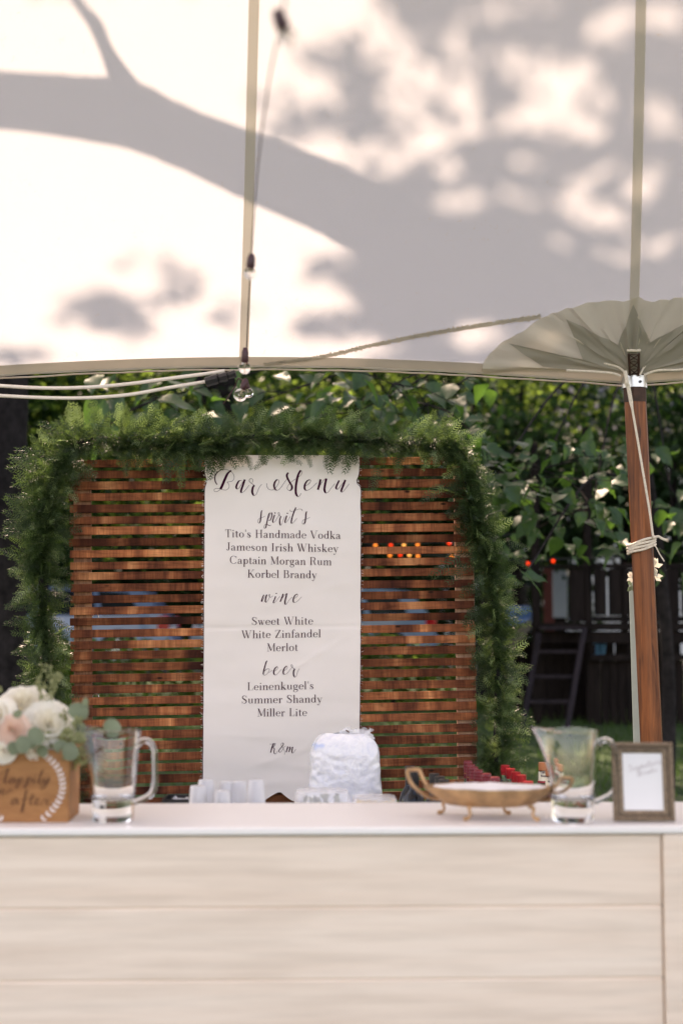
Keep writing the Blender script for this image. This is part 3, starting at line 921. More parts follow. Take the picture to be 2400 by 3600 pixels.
# ================================================================ slatted screen, banner, garland
YL, YR = 5.55, 5.65
def scr(px, py, dy=0.0):
    """a point on the front plane of the screen (turned a little, its right side farther)"""
    f = (px - 250) / 1430
    return W(px, py, YL + (YR - YL) * f + dy)
def screen():
    foot = scr(960, 2190); foot.z = 0
    root = empty('slatted_screen', foot, 0, 'tall screen of reclaimed brown wooden slats behind the banner', 'screen')
    base = Vector(foot)
    def add(name, A, B, h, d, mat, ends=None, jit=True):
        """a board from A to B, h high, d deep, A and B the middles of its ends"""
        c = (A + B) / 2
        x = (B - A); L = x.length; x.normalize()
        up = Vector((0, 0, 1)); y = up.cross(x).normalized(); z = x.cross(y)
        mb = MB().box((0, 0, 0), (L, d, h), bev=.0012)
        # slight irregular sawing
        o = mb.build(name, mat, root, False)
        Mx = Matrix((x, y, z)).transposed().to_4x4(); Mx.translation = c - base
        o.matrix_local = Mx
        return o
    for k in range(-9, 37):
        yl = 1975.5 + 39.85 * k + 13 + rng.uniform(-2.0, 2.0); yr = 1958 + 39.1 * k + 13 + rng.uniform(-2.0, 2.0)
        xl = 247 + k * .35 + rng.uniform(-3, 3); xr_ = 1662 + k * .9 + rng.uniform(-2.5, 2.5)
        A = scr(xl, yl); B = scr(xr_, yr)
        if min(A.z, B.z) < .06: break
        jl = rng.uniform(-.0015, .0015)
        add('slat', A + Vector((0, jl, 0)), B + Vector((0, -jl, 0)), .0305 + rng.uniform(-.0015, .0015), .017, M['slat'])
    def vert(xt, yt, xb, yb, w, d, dy, name='stile', mt='stile'):
        A = scr(xt, yt, dy); B = scr(xb, yb, dy)
        dd = B - A; B = A + dd * ((A.z - .0) / -dd.z)
        c = (A + B) / 2; z = (A - B); L = z.length; z.normalize()
        x = Vector((1, .06, 0)); x = (x - z * x.dot(z)).normalized(); y = z.cross(x)
        o = MB().box((0, 0, 0), (w, d, L), bev=.0015).build(name, M[mt], root, False)
        Mx = Matrix((x, y, z)).transposed().to_4x4(); Mx.translation = c - base
        o.matrix_local = Mx
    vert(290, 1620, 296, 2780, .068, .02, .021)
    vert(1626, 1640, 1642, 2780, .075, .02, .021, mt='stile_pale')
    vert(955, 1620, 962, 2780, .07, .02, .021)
    return root
screen()

def hooks():
    for px, py in ((337, 2168), (337, 2449)):
        p = scr(px, py, .02)
        mb = MB(); pts = [p + Vector((.012 * math.cos(a) , 0, .010 * math.sin(a))) for a in [i * .4 - .3 for i in range(10)]]
        mb.tube([q - p for q in pts], .0022, 6)
        o = mb.build('wire_hook', M['steel'], loc=p)
        tag(o, 'small pale hook behind the slats, ' + ('upper of the two by the left stile' if py < 2300 else 'lower of the two by the left stile'), 'hook', 'hooks behind the screen')
hooks()

# ---- banner
def ban(px, py, dy=0.0):
    u = (px - 990) / 270
    e = 1 + .0
    d = -.030 + .0035 * math.sin(py * .012 + u * 1.3) + .003 * noise.noise(Vector((px * .006, py * .018, 0)))
    d += .0025 * math.exp(-((py - (2205 + u * -3)) / 5) ** 2)           # fold line
    for (x0, y0, sl, am, wd) in ((1085, 2320, -.62, .0032, 9), (1020, 2650, -.35, .0028, 14), (860, 2760, -.05, .0025, 10), (1100, 2700, .1, .002, 12), (900, 2590, .05, .0018, 12), (1000, 2480, .02, .0016, 10), (1010, 1840, .02, .0018, 12), (1090, 2085, -.3, .0015, 12)):
        q = (py - y0 - sl * (px - x0)) / wd
        if abs(q) < 4: d -= am * math.exp(-q * q) * max(0, 1 - abs(px - x0) / 230)
    # pinched by a nail at the top right and left edges
    for x0 in (1258, 726):
        q = math.hypot((px - x0) / 30, (py - 1692) / 36); d += .006 * math.exp(-q * q)
    if py > 2700: d -= .012 * ((py - 2700) / 110) ** 2
    return scr(px, py, d + dy)
def banner():
    c = ban(990, 1640)
    root = empty('menu_banner', c, 0, 'long cream canvas bar menu banner hung on the slatted screen', 'banner')
    def edges(py):
        l = 720 - (py - 1620) * 7 / 1100; r = 1263 + 0 * py
        if py > 1700: r = 1268 - max(0, (py - 2250)) * .012
        l += 8 * math.exp(-((py - 1690) / 16) ** 2); r -= 10 * math.exp(-((py - 1692) / 16) ** 2)
        l += 1.6 * noise.noise(Vector((0, py * .02, 0))); r += 2.2 * noise.noise(Vector((5, py * .02, 0)))
        return l, r
    nu, nv = 44, 190
    vs_ = []
    for j in range(nv + 1):
        for i in range(nu + 1):
            bot = 2818 - 38 * max(0, 1 - abs((i / nu) * 553 + 713 - 985) / 52) + 4 * math.sin(i * .6)
            py = 1600 + (bot - 1600) * j / nv
            l, r = edges(py)
            px = l + (r - l) * i / nu
            vs_.append(ban(px, py) - c)
    w = nu + 1
    fs = [(j * w + i, (j + 1) * w + i, (j + 1) * w + i + 1, j * w + i + 1) for j in range(nv) for i in range(nu)]
    MB().add(vs_, fs).build('cloth', M['banner'], root)
    fr = MB()
    for i in range(330):
        py = rng.uniform(1640, 2790); l, r = edges(py)
        s_ = rng.choice((-1, 1)); px = l if s_ < 0 else r
        a = ban(px - s_ * 1, py) - c; ln = rng.uniform(.002, .009)
        b = a + Vector((s_ * ln, -.001, rng.uniform(-.5, .5) * ln)); e_ = b + Vector((s_ * ln * .4, 0, rng.uniform(-.6, .6) * ln))
        fr.tube([a, b, e_], .00045, 3, False)
    tag(fr.build('frayed_thread', M['banner'], root, False), kind='stuff')
    fr = MB()
    for s_ in (0, 1):
        pp = [ban(edges(py)[s_], py, -.0006) - c for py in range(1640, 2790, 12)]
        fr.tube(pp, .0011, 4, False)
    fr.build('burgundy_edge', M['ink'], root)
    for px in (1259, 725):
        nl = MB().lathe([(.0035, 0), (.003, .002), (0.0005, .003)], 8, (0, 0, 0))
        o = nl.build('nail_head', M['steel'], root, loc=ban(px, 1692, -.004) - c, rot=(R(90), 0, 0))
    return root, c

# ---- lettering -----------------------------------------------------------
ST, HL = .128, .034
def _o(cx_, cy_, rx, ry, a0=0, a1=360, st=ST, n=22):
    out = []
    for i in range(n + 1):
        a = R(a0 + (a1 - a0) * i / n)
        w = HL + (st - HL) * abs(math.cos(a)) ** 1.6
        out.append((cx_ + (rx - w / 2 * .6) * math.cos(a), cy_ + (ry - HL / 2) * math.sin(a), w))
    return out
def _s(x, a, b): return [(x, a, ST), (x, b, ST)]
def _h(a, b, y): return [(a, y, HL), (b, y, HL)]
def _d(x0, y0, x1, y1, w): return [(x0, y0, w), (x1, y1, w)]
def _c(*p):
    """smooth stroke; points (x,y) take the width of a flat-held pen, (x,y,w) their own"""
    q = smooth_path([pp[:2] for pp in p], 6)
    ws = [pp[2] if len(pp) > 2 else None for pp in p]
    out = []
    for i, v in enumerate(q):
        a = q[max(i - 1, 0)]; b = q[min(i + 1, len(q) - 1)]
        d = b - a; L = math.hypot(*d) + 1e-9
        w = HL + (ST - HL) * (abs(d[1]) / L) ** 2.2
        k = i / 6; k0 = min(int(k), len(ws) - 1); k1 = min(k0 + 1, len(ws) - 1)
        if ws[k0] is not None and ws[k1] is not None: w = ws[k0] + (ws[k1] - ws[k0]) * (k - k0)
        out.append((v[0], v[1], w))
    return out
def _dot(x, y, r): return [(x, y - r, .02), (x, y - r * .7, r * 1.4), (x, y, r * 2), (x, y + r * .7, r * 1.4), (x, y + r, .02)]
def _arch(x): return [_c((x + .05, .40, .03), (x + .12, .55, .035), (x + .22, .605, .05), (x + .31, .57, .09), (x + .345, .46, ST)), _s(x + .345, 0, .47), _h(x + .23, x + .46, 0)]
def _b(x): return _h(x - .12, x + .12, 0)
GL = {
 'i': (.29, [_s(.14, 0, .6), _h(.03, .14, .58), _b(.14), _dot(.14, .86, .075)]),
 'l': (.29, [_s(.14, 0, 1.02), _h(.03, .14, 1.0), _b(.14)]),
 't': (.37, [_s(.16, .1, .8), _h(.03, .34, .6), _c((.16, .12, ST), (.19, .03, .09), (.27, .01, .04), (.35, .1, .03))]),
 'o': (.60, [_o(.30, .305, .25, .315)]),
 's': (.46, [_c((.38, .45, .03), (.33, .56, .03), (.22, .605, .04), (.10, .54, .08), (.10, .43, .10), (.21, .33, .13), (.34, .23, .12), (.37, .11, .09), (.28, .02, .05), (.17, .01, .03), (.08, .07, .03), (.05, .17, .03)), _d(.38, .42, .38, .6, .03), _d(.05, .02, .05, .2, .03)]),
 'H': (.88, [_s(.17, 0, 1), _s(.69, 0, 1), _h(.17, .69, .52), _b(.17), _b(.69), _h(.05, .29, 1), _h(.57, .81, 1)]),
 'a': (.54, [_s(.39, .07, .44), _c((.39, .42, ST), (.35, .56, .07), (.22, .605, .04), (.10, .55, .06), (.09, .47, .09)), _c((.39, .36, .03), (.22, .31, .04), (.08, .2, .11), (.09, .05, .10), (.2, .01, .04), (.33, .05, .03), (.39, .14, .03)), _c((.39, .1, ST), (.42, .02, .07), (.47, .01, .04), (.53, .05, .03)), _dot(.11, .48, .055)]),
 'n': (.63, [_s(.15, 0, .6), _h(.03, .15, .58), _b(.15)] + _arch(.15)),
 'h': (.63, [_s(.15, 0, 1.02), _h(.03, .15, 1.0), _b(.15)] + _arch(.15)),
 'm': (.98, [_s(.15, 0, .6), _h(.03, .15, .58), _b(.15)] + _arch(.15) + _arch(.495)),
 'd': (.62, [_o(.28, .305, .23, .315), _s(.47, .04, 1.02), _h(.36, .47, 1.0), _h(.47, .58, .03)]),
 'e': (.54, [_o(.285, .305, .245, .315, 2, 318), _h(.09, .50, .34)]),
 'V': (.80, [_d(.10, 1, .40, 0, .13), _d(.40, 0, .70, 1, .034), _h(0, .24, 1), _h(.59, .83, 1)]),
 'k': (.62, [_s(.15, 0, 1.02), _h(.03, .15, 1.0), _b(.15), _d(.15, .22, .46, .6, .034), _h(.36, .58, .59), _d(.27, .36, .51, 0, .13), _h(.40, .63, 0)]),
 'J': (.46, [_s(.28, .18, 1), _h(.14, .42, 1), _c((.28, .2, ST), (.25, .06, .08), (.16, .0, .04), (.07, .05, .03)), _dot(.07, .10, .06)]),
 'I': (.36, [_s(.17, 0, 1), _b(.17), _h(.05, .29, 1)]),
 'r': (.45, [_s(.15, 0, .6), _h(.03, .15, .58), _b(.15), _c((.19, .38, .03), (.25, .54, .035), (.34, .605, .04), (.40, .58, .05)), _dot(.38, .53, .07)]),
 'W': (1.12, [_d(.09, 1, .35, 0, .13), _d(.35, 0, .56, .95, .034), _d(.48, 1, .74, 0, .13), _d(.74, 0, 1.0, 1, .034), _h(0, .22, 1), _h(.38, .60, 1), _h(.89, 1.11, 1)]),
 'y': (.58, [_d(.11, .6, .31, .03, .12), _d(.50, .6, .25, -.20, .034), _c((.25, -.2, .034), (.18, -.33, .05), (.09, -.32, .05)), _dot(.08, -.26, .06), _h(0, .22, .59), _h(.40, .60, .59)]),
 'C': (.86, [_o(.45, .5, .40, .515, 42, 318), _d(.76, .68, .76, .99, .034)]),
 'p': (.63, [_s(.15, -.36, .6), _h(.03, .15, .58), _h(.03, .28, -.36), _o(.355, .305, .22, .315)]),
 'M': (1.0, [_d(.16, 0, .16, 1, .034), _d(.17, 1, .49, .05, .13), _d(.49, .05, .83, 1, .034), _s(.84, 0, 1), _h(.04, .2, 1), _h(.04, .28, 0), _h(.8, .96, 1), _b(.84)]),
 'g': (.55, [_o(.25, .39, .20, .225), _c((.15, .2, .03), (.09, .12, .06), (.14, .04, .08), (.30, .01, .11), (.46, -.05, .11), (.49, -.17, .08), (.38, -.31, .04), (.22, -.34, .04), (.07, -.28, .06), (.07, -.14, .07), (.17, -.03, .03)), _c((.38, .53, .03), (.44, .6, .03), (.5, .6, .04)), _dot(.51, .56, .045)]),
 'R': (.80, [_s(.17, 0, 1), _b(.17), _h(.05, .29, 1), _c((.17, .985, .034), (.40, .985, .034), (.57, .92, .09), (.61, .76, .13), (.57, .60, .09), (.42, .52, .034), (.17, .52, .034)), _c((.40, .52, .034), (.52, .44, .1), (.56, .22, .13), (.62, .04, .07), (.70, .01, .034), (.77, .05, .034))]),
 'u': (.63, [_s(.15, .13, .6), _h(.03, .15, .58), _c((.15, .16, ST), (.19, .04, .07), (.29, .0, .04), (.40, .06, .03), (.47, .16, .03)), _s(.48, .03, .6), _h(.36, .48, .58), _h(.48, .60, .03)]),
 'K': (.84, [_s(.17, 0, 1), _b(.17), _h(.05, .29, 1), _d(.17, .36, .66, 1, .034), _h(.54, .80, 1), _d(.35, .58, .68, 0, .13), _h(.56, .84, 0)]),
 'b': (.62, [_s(.15, .02, 1.02), _h(.03, .15, 1.0), _o(.35, .305, .23, .315)]),
 'B': (.74, [_s(.17, 0, 1), _h(.05, .17, 0), _h(.05, .17, 1), _c((.17, .985, .034), (.38, .985, .034), (.53, .92, .09), (.56, .77, .13), (.52, .6, .09), (.38, .53, .034), (.17, .53, .034)), _c((.38, .53, .034), (.56, .48, .08), (.62, .27, .14), (.56, .07, .09), (.38, .015, .034), (.17, .015, .034))]),
 'S': (.62, [_c((.52, .76, .034), (.46, .92, .034), (.30, .99, .05), (.12, .89, .10), (.11, .70, .12), (.27, .54, .15), (.46, .39, .14), (.52, .20, .12), (.40, .03, .06), (.24, .01, .034), (.11, .1, .034), (.06, .28, .034)), _d(.52, .72, .52, .99, .034), _d(.06, .02, .06, .3, .034)]),
 'w': (.76, [_d(.10, .6, .25, 0, .12), _d(.25, 0, .40, .56, .034), _d(.36, .6, .51, 0, .12), _d(.51, 0, .67, .6, .034), _h(0, .2, .59), _h(.27, .46, .59), _h(.59, .76, .59)]),
 'Z': (.70, [_h(.06, .62, .985), _d(.58, 1, .10, 0, .13), _h(.08, .64, .015), _d(.07, .76, .07, 1, .034), _d(.64, 0, .64, .26, .034)]),
 'f': (.36, [_s(.16, 0, .8), _h(.03, .32, .6), _b(.16), _c((.16, .78, ST), (.19, .94, .07), (.27, 1.03, .04), (.36, 1.0, .04)), _dot(.37, .95, .055)]),
 'L': (.66, [_s(.17, 0, 1), _h(.05, .62, .015), _h(.05, .29, 1), _d(.61, 0, .61, .28, .034)]),
 'T': (.74, [_s(.37, 0, 1), _h(.05, .69, .985), _d(.06, .76, .06, 1, .034), _d(.68, .76, .68, 1, .034), _h(.23, .51, 0)]),
 "'": (.2, [_d(.1, 1.02, .1, .72, .06)]),
 ' ': (.34, []),
}
def ribbon_mesh(strokes, fn, base, name, mat, parent, stack=6e-5):
    """strokes: lists of (x, y, width); fn(x, y, lift) -> world point"""
    mb = MB()
    for si, st_ in enumerate(strokes):
        lift = .0009 + stack * (si % 16)
        vs_ = []
        for i, (x, y, w) in enumerate(st_):
            a = st_[max(i - 1, 0)]; b = st_[min(i + 1, len(st_) - 1)]
            dx, dy = b[0] - a[0], b[1] - a[1]; L = math.hypot(dx, dy) + 1e-9
            nx, ny = -dy / L * w / 2, dx / L * w / 2
            vs_.append(fn(x + nx, y + ny, lift) - base); vs_.append(fn(x - nx, y - ny, lift) - base)
        mb.add(vs_, [(2 * i, 2 * i + 1, 2 * i + 3, 2 * i + 2) for i in range(len(st_) - 1)])
    return mb.build(name, mat, parent, False)
def serif_line(text, x0, x1, y0, y1, cap, fn, base, parent, mat, name='lettering', bold=1.0):
    adv = 0; items = []
    track = .055
    for ch in text:
        a, st_ = GL[ch]; items.append((adv, st_)); adv += a + track
    adv -= track
    sx = (x1 - x0) / adv
    strokes = []
    for off, st_ in items:
        for s_ in st_:
            # stretch is uniform in height, spread in width
            out = []
            for (x, y, w) in s_:
                X_ = x0 + (off + x) * sx; base_y = y0 + (y1 - y0) * (X_ - x0) / (x1 - x0)
                out.append((X_, base_y - y * cap, w * cap * bold))
            strokes.append(out)
    return ribbon_mesh(strokes, fn, base, name, mat, parent)
def script_strokes(raw, org, sc, bold=1.0, thin=3.4):
    """raw: (points, width of downstrokes) in the trace's own units"""
    out = []
    for pts, w in raw:
        q = smooth_path(pts, 7)
        n = len(q); ws = []
        for i in range(n):
            a = q[max(i - 1, 0)]; b = q[min(i + 1, n - 1)]; d = b - a; L = math.hypot(*d) + 1e-9
            down = max(0, d[1] / L)
            ws.append(thin + (w - thin) * down ** 1.2)
        for _ in range(3): ws = [ws[0]] + [(ws[i - 1] + 2 * ws[i] + ws[i + 1]) / 4 for i in range(1, n - 1)] + [ws[-1]]
        out.append([(org[0] + q[i][0] * sc, org[1] + q[i][1] * sc, max(.9, ws[i] * sc * bold)) for i in range(n)])
    return out
BAR_MENU = [
 ([(305, 145), (272, 175), (245, 230), (222, 285), (203, 325)], 26), ([(203, 325), (175, 345), (150, 346), (143, 330), (158, 317), (190, 318), (230, 330), (262, 330), (284, 308), (284, 280), (265, 256)], 4),
 ([(265, 256), (290, 253), (318, 245), (334, 215), (325, 180), (300, 155), (265, 138), (225, 137), (190, 150)], 4), ([(190, 150), (162, 180), (150, 215), (156, 255), (172, 280)], 11),
 ([(405, 240), (380, 245), (360, 278), (353, 308), (366, 322), (388, 302), (412, 262), (432, 232)], 18), ([(434, 232), (417, 285), (400, 335), (403, 356), (422, 350), (450, 320), (475, 285)], 20),
 ([(505, 262), (512, 238), (497, 223), (480, 230), (478, 250), (500, 270), (524, 286)], 5), ([(524, 286), (510, 310), (505, 350), (515, 378), (532, 382), (549, 360), (570, 310), (595, 277)], 20),
 ([(642, 268), (645, 300), (665, 325), (700, 330), (735, 300), (757, 262), (757, 238), (740, 232)], 4), ([(740, 232), (720, 255), (712, 290), (722, 323), (745, 334), (775, 310), (810, 260), (838, 222)], 17),
 ([(846, 166), (834, 188), (838, 215), (860, 258), (880, 292), (880, 320), (860, 338), (840, 325), (838, 305), (860, 270), (895, 240), (930, 220)], 19), ([(930, 220), (965, 190), (978, 162), (970, 145)], 4),
 ([(965, 143), (942, 185), (926, 250), (918, 310), (919, 360), (932, 388), (952, 388), (970, 362)], 21),
 ([(1012, 293), (1045, 270), (1060, 245), (1050, 233)], 4), ([(1050, 233), (1026, 245), (1005, 280), (1002, 318), (1020, 335), (1050, 325), (1090, 290), (1120, 262)], 18),
 ([(1153, 230), (1142, 280), (1128, 330)], 20), ([(1128, 330), (1150, 285), (1185, 235), (1208, 222)], 4), ([(1208, 222), (1197, 275), (1190, 330), (1203, 358), (1225, 352), (1255, 312), (1290, 270)], 21),
 ([(1330, 240), (1308, 285), (1301, 313), (1315, 324), (1340, 298), (1386, 236)], 18), ([(1388, 235), (1368, 290), (1350, 338), (1362, 350), (1390, 320), (1425, 272)], 20)]
SPIRITS = [
 ([(556, 86), (546, 88), (539, 115), (535, 160), (529, 210), (515, 234), (500, 225), (502, 196), (525, 176), (560, 165), (585, 150)], 15),
 ([(655, 112), (636, 120), (620, 170), (605, 240), (595, 285), (580, 297), (571, 284), (588, 250), (618, 255), (645, 268), (661, 255)], 15), ([(630, 175), (650, 128), (667, 112), (666, 150), (652, 192), (634, 205), (625, 196)], 13),
 ([(700, 135), (690, 165), (678, 205), (682, 228), (702, 218), (722, 188), (745, 150)], 15), ([(706, 108), (703, 120)], 15),
 ([(745, 150), (760, 133), (757, 112), (745, 109), (743, 126), (757, 141), (775, 155)], 4), ([(775, 155), (763, 188), (761, 230), (770, 260), (785, 248), (800, 205), (820, 158)], 15),
 ([(845, 145), (833, 185), (825, 215), (829, 231), (846, 219), (866, 190), (888, 155)], 15), ([(854, 112), (851, 124)], 15),
 ([(955, 48), (935, 92), (915, 150), (901, 205), (901, 234), (916, 234), (940, 210), (967, 175)], 16), ([(885, 75), (892, 95), (922, 91), (960, 76), (1000, 66), (1024, 72), (1032, 90)], 6),
 ([(1092, 99), (1081, 102), (1074, 132), (1070, 180), (1062, 228), (1045, 247), (1032, 235), (1036, 206), (1060, 189), (1095, 182), (1122, 165)], 15)]
WINE = [
 ([(572, 106), (560, 130), (546, 172), (546, 190)], 15), ([(546, 190), (575, 142), (602, 104)], 4), ([(608, 103), (594, 148), (589, 184), (600, 197)], 15), ([(600, 197), (625, 162), (644, 118), (640, 97)], 5), ([(640, 97), (632, 115), (650, 137), (680, 118)], 6),
 ([(712, 125), (699, 160), (686, 190), (690, 204), (711, 190), (740, 152), (765, 122)], 15), ([(721, 84), (719, 96)], 15),
 ([(802, 95), (787, 140), (766, 190)], 16), ([(766, 190), (800, 132), (846, 88)], 4), ([(846, 88), (836, 130), (823, 190), (830, 221), (850, 206), (880, 162), (912, 130)], 17),
 ([(937, 150), (962, 133), (978, 110), (970, 96)], 5), ([(970, 96), (945, 112), (925, 150), (925, 188), (943, 198), (975, 180), (1024, 130)], 16)]
BEER = [
 ([(612, 78), (601, 90), (585, 140), (569, 200), (562, 240)], 15), ([(562, 240), (582, 252), (610, 235), (634, 198), (636, 178), (620, 174), (600, 182), (575, 205)], 8), ([(628, 222), (650, 208), (672, 188)], 4),
 ([(700, 205), (725, 185), (738, 162), (730, 147)], 5), ([(730, 147), (706, 167), (689, 208), (695, 241), (715, 248), (745, 222), (780, 180)], 16),
 ([(815, 200), (840, 180), (852, 156), (844, 140)], 5), ([(844, 140), (820, 162), (803, 205), (809, 237), (830, 240), (860, 216), (895, 172)], 16),
 ([(895, 172), (915, 150), (912, 130), (900, 126), (900, 145), (918, 163), (940, 176)], 5), ([(940, 176), (926, 210), (929, 255), (944, 275), (960, 257), (975, 212), (995, 170)], 16)]
KM = [
 ([(640, 1076), (665, 1078), (690, 1066)], 5), ([(690, 1066), (673, 1100), (661, 1145), (652, 1180)], 14), ([(664, 1135), (690, 1090), (708, 1066), (702, 1090), (680, 1118)], 6), ([(680, 1118), (697, 1135), (692, 1165), (700, 1194), (718, 1190), (735, 1160)], 11),
 ([(818, 1203), (822, 1170), (800, 1125), (780, 1095), (782, 1068), (800, 1064), (803, 1085), (775, 1122), (752, 1150), (752, 1168), (768, 1174), (795, 1145), (815, 1108), (832, 1100)], 10),
 ([(858, 1105), (848, 1140), (838, 1175)], 13), ([(838, 1175), (862, 1125), (885, 1108)], 4), ([(885, 1108), (880, 1140), (869, 1172)], 13), ([(869, 1172), (898, 1125), (917, 1110)], 4), ([(917, 1110), (908, 1150), (910, 1180), (925, 1180), (955, 1135)], 13)]
broot, bc = banner()
fnb = lambda x, y, lift: ban(x, y, -lift)
for raw, org, sc in ((BAR_MENU, (700, 1600), .3699), (SPIRITS, (760, 1770), .2934), (WINE, (760, 2060), .2934), (BEER, (760, 2300), .2934), (KM, (760, 2300), .2934)):
    ribbon_mesh(script_strokes(raw, org, sc, 1.0), fnb, bc, 'script_lettering', M['ink'], broot)
LINES = [("Tito's Handmade Vodka", 790.8, 1197.2, 1888, 1894.7), ("Jameson Irish Whiskey", 795.8, 1189, 1934.5, 1941), ("Captain Morgan Rum", 807.5, 1165.5, 1981.3, 1987.1), ("Korbel Brandy", 870, 1113.5, 2030, 2033.2),
         ("Sweet White", 884.7, 1100.3, 2197, 2195), ("White Zinfandel", 849.5, 1128.2, 2244, 2239.9), ("Merlot", 937.5, 1047.5, 2289.4, 2288), ("Leinenkugel's", 869, 1103, 2426.7, 2422.3), ("Summer Shandy", 849.5, 1132.6, 2473, 2469.3), ("Miller Lite", 903.8, 1079, 2518.6, 2517)]
for tx, x0, x1, y0, y1 in LINES:
    serif_line(tx, x0, x1, y0, y1, 27.2, fnb, bc, broot, M['ink'], bold=1.0)

# ---- garland ---------------------------------------------------------------
def frond_variant(seed):
    """unit fern frond along +Y (length 1): stem, leaflets and needles as thin triangles -> (n,3,3)"""
    r = random.Random(seed); tris = []
    bend = r.uniform(.1, .55); tw = r.uniform(-.35, .35)
    def at(t, s, lift=0):
        return np.array([s + tw * t * t * .5, t * (1 - .12 * bend * t), -bend * t * t * .5 - .30 * s * s + lift])
    def tri(a, b, w):
        d = b - a; n = np.cross(d, [r.uniform(-.6, .6), r.uniform(-.6, .6), 1]); n /= np.linalg.norm(n) + 1e-9
        tris.append([a - n * w, a + n * w, b])
    for k in range(6): tri(at(k / 6, 0), at((k + 1.2) / 6, 0), .010)
    t = .08
    while t < .98:
        for s in (-1, 1):
            L = .30 * (1 - t) ** .7 * (t + .25) ** .3 * r.uniform(.7, 1.15) + .035
            lift = r.uniform(-.04, .04)
            pb = lambda q: at(t + q * L * .75, s * q * L, lift * q)
            tri(pb(0), pb(1), .021)
            nn = max(1, int(L / .085))
            for j in range(1, nn + 1):
                q = j / (nn + .4)
                for s2 in (-1, 1):
                    a = pb(q); ln = .075 * (1 - .5 * q) * r.uniform(.8, 1.3)
                    b = a + np.array([(s * .55 * -s2 * .9 + s * .7) * ln, (s2 * .9 + .6) * ln, r.uniform(-.5, .7) * ln])
                    tri(a, b, .012)
        t += r.uniform(.075, .10)
    return np.array(tris)
GPATH = [(215, 2840), (190, 2700), (160, 2560), (165, 2400), (158, 2250), (150, 2100), (150, 1950), (158, 1830), (180, 1710), (225, 1600), (310, 1550), (450, 1552), (560, 1560), (680, 1565), (780, 1556), (900, 1540), (1020, 1542), (1150, 1542), (1280, 1548),
         (1400, 1560), (1530, 1566), (1622, 1598), (1645, 1710), (1672, 1830), (1712, 1950), (1730, 2060), (1740, 2200), (1746, 2350), (1748, 2500), (1740, 2640), (1732, 2760), (1728, 2850)]
GR = [0.07, 0.07, 0.06, 0.055, 0.068, 0.08, 0.085, 0.1, 0.12, 0.125, 0.12, 0.1, 0.085, 0.062, 0.058, 0.054, 0.052, 0.05, 0.055, 0.055, 0.05, 0.05, 0.05, 0.05, 0.05, 0.05, 0.05, 0.05, 0.048, 0.046, 0.044, 0.04]
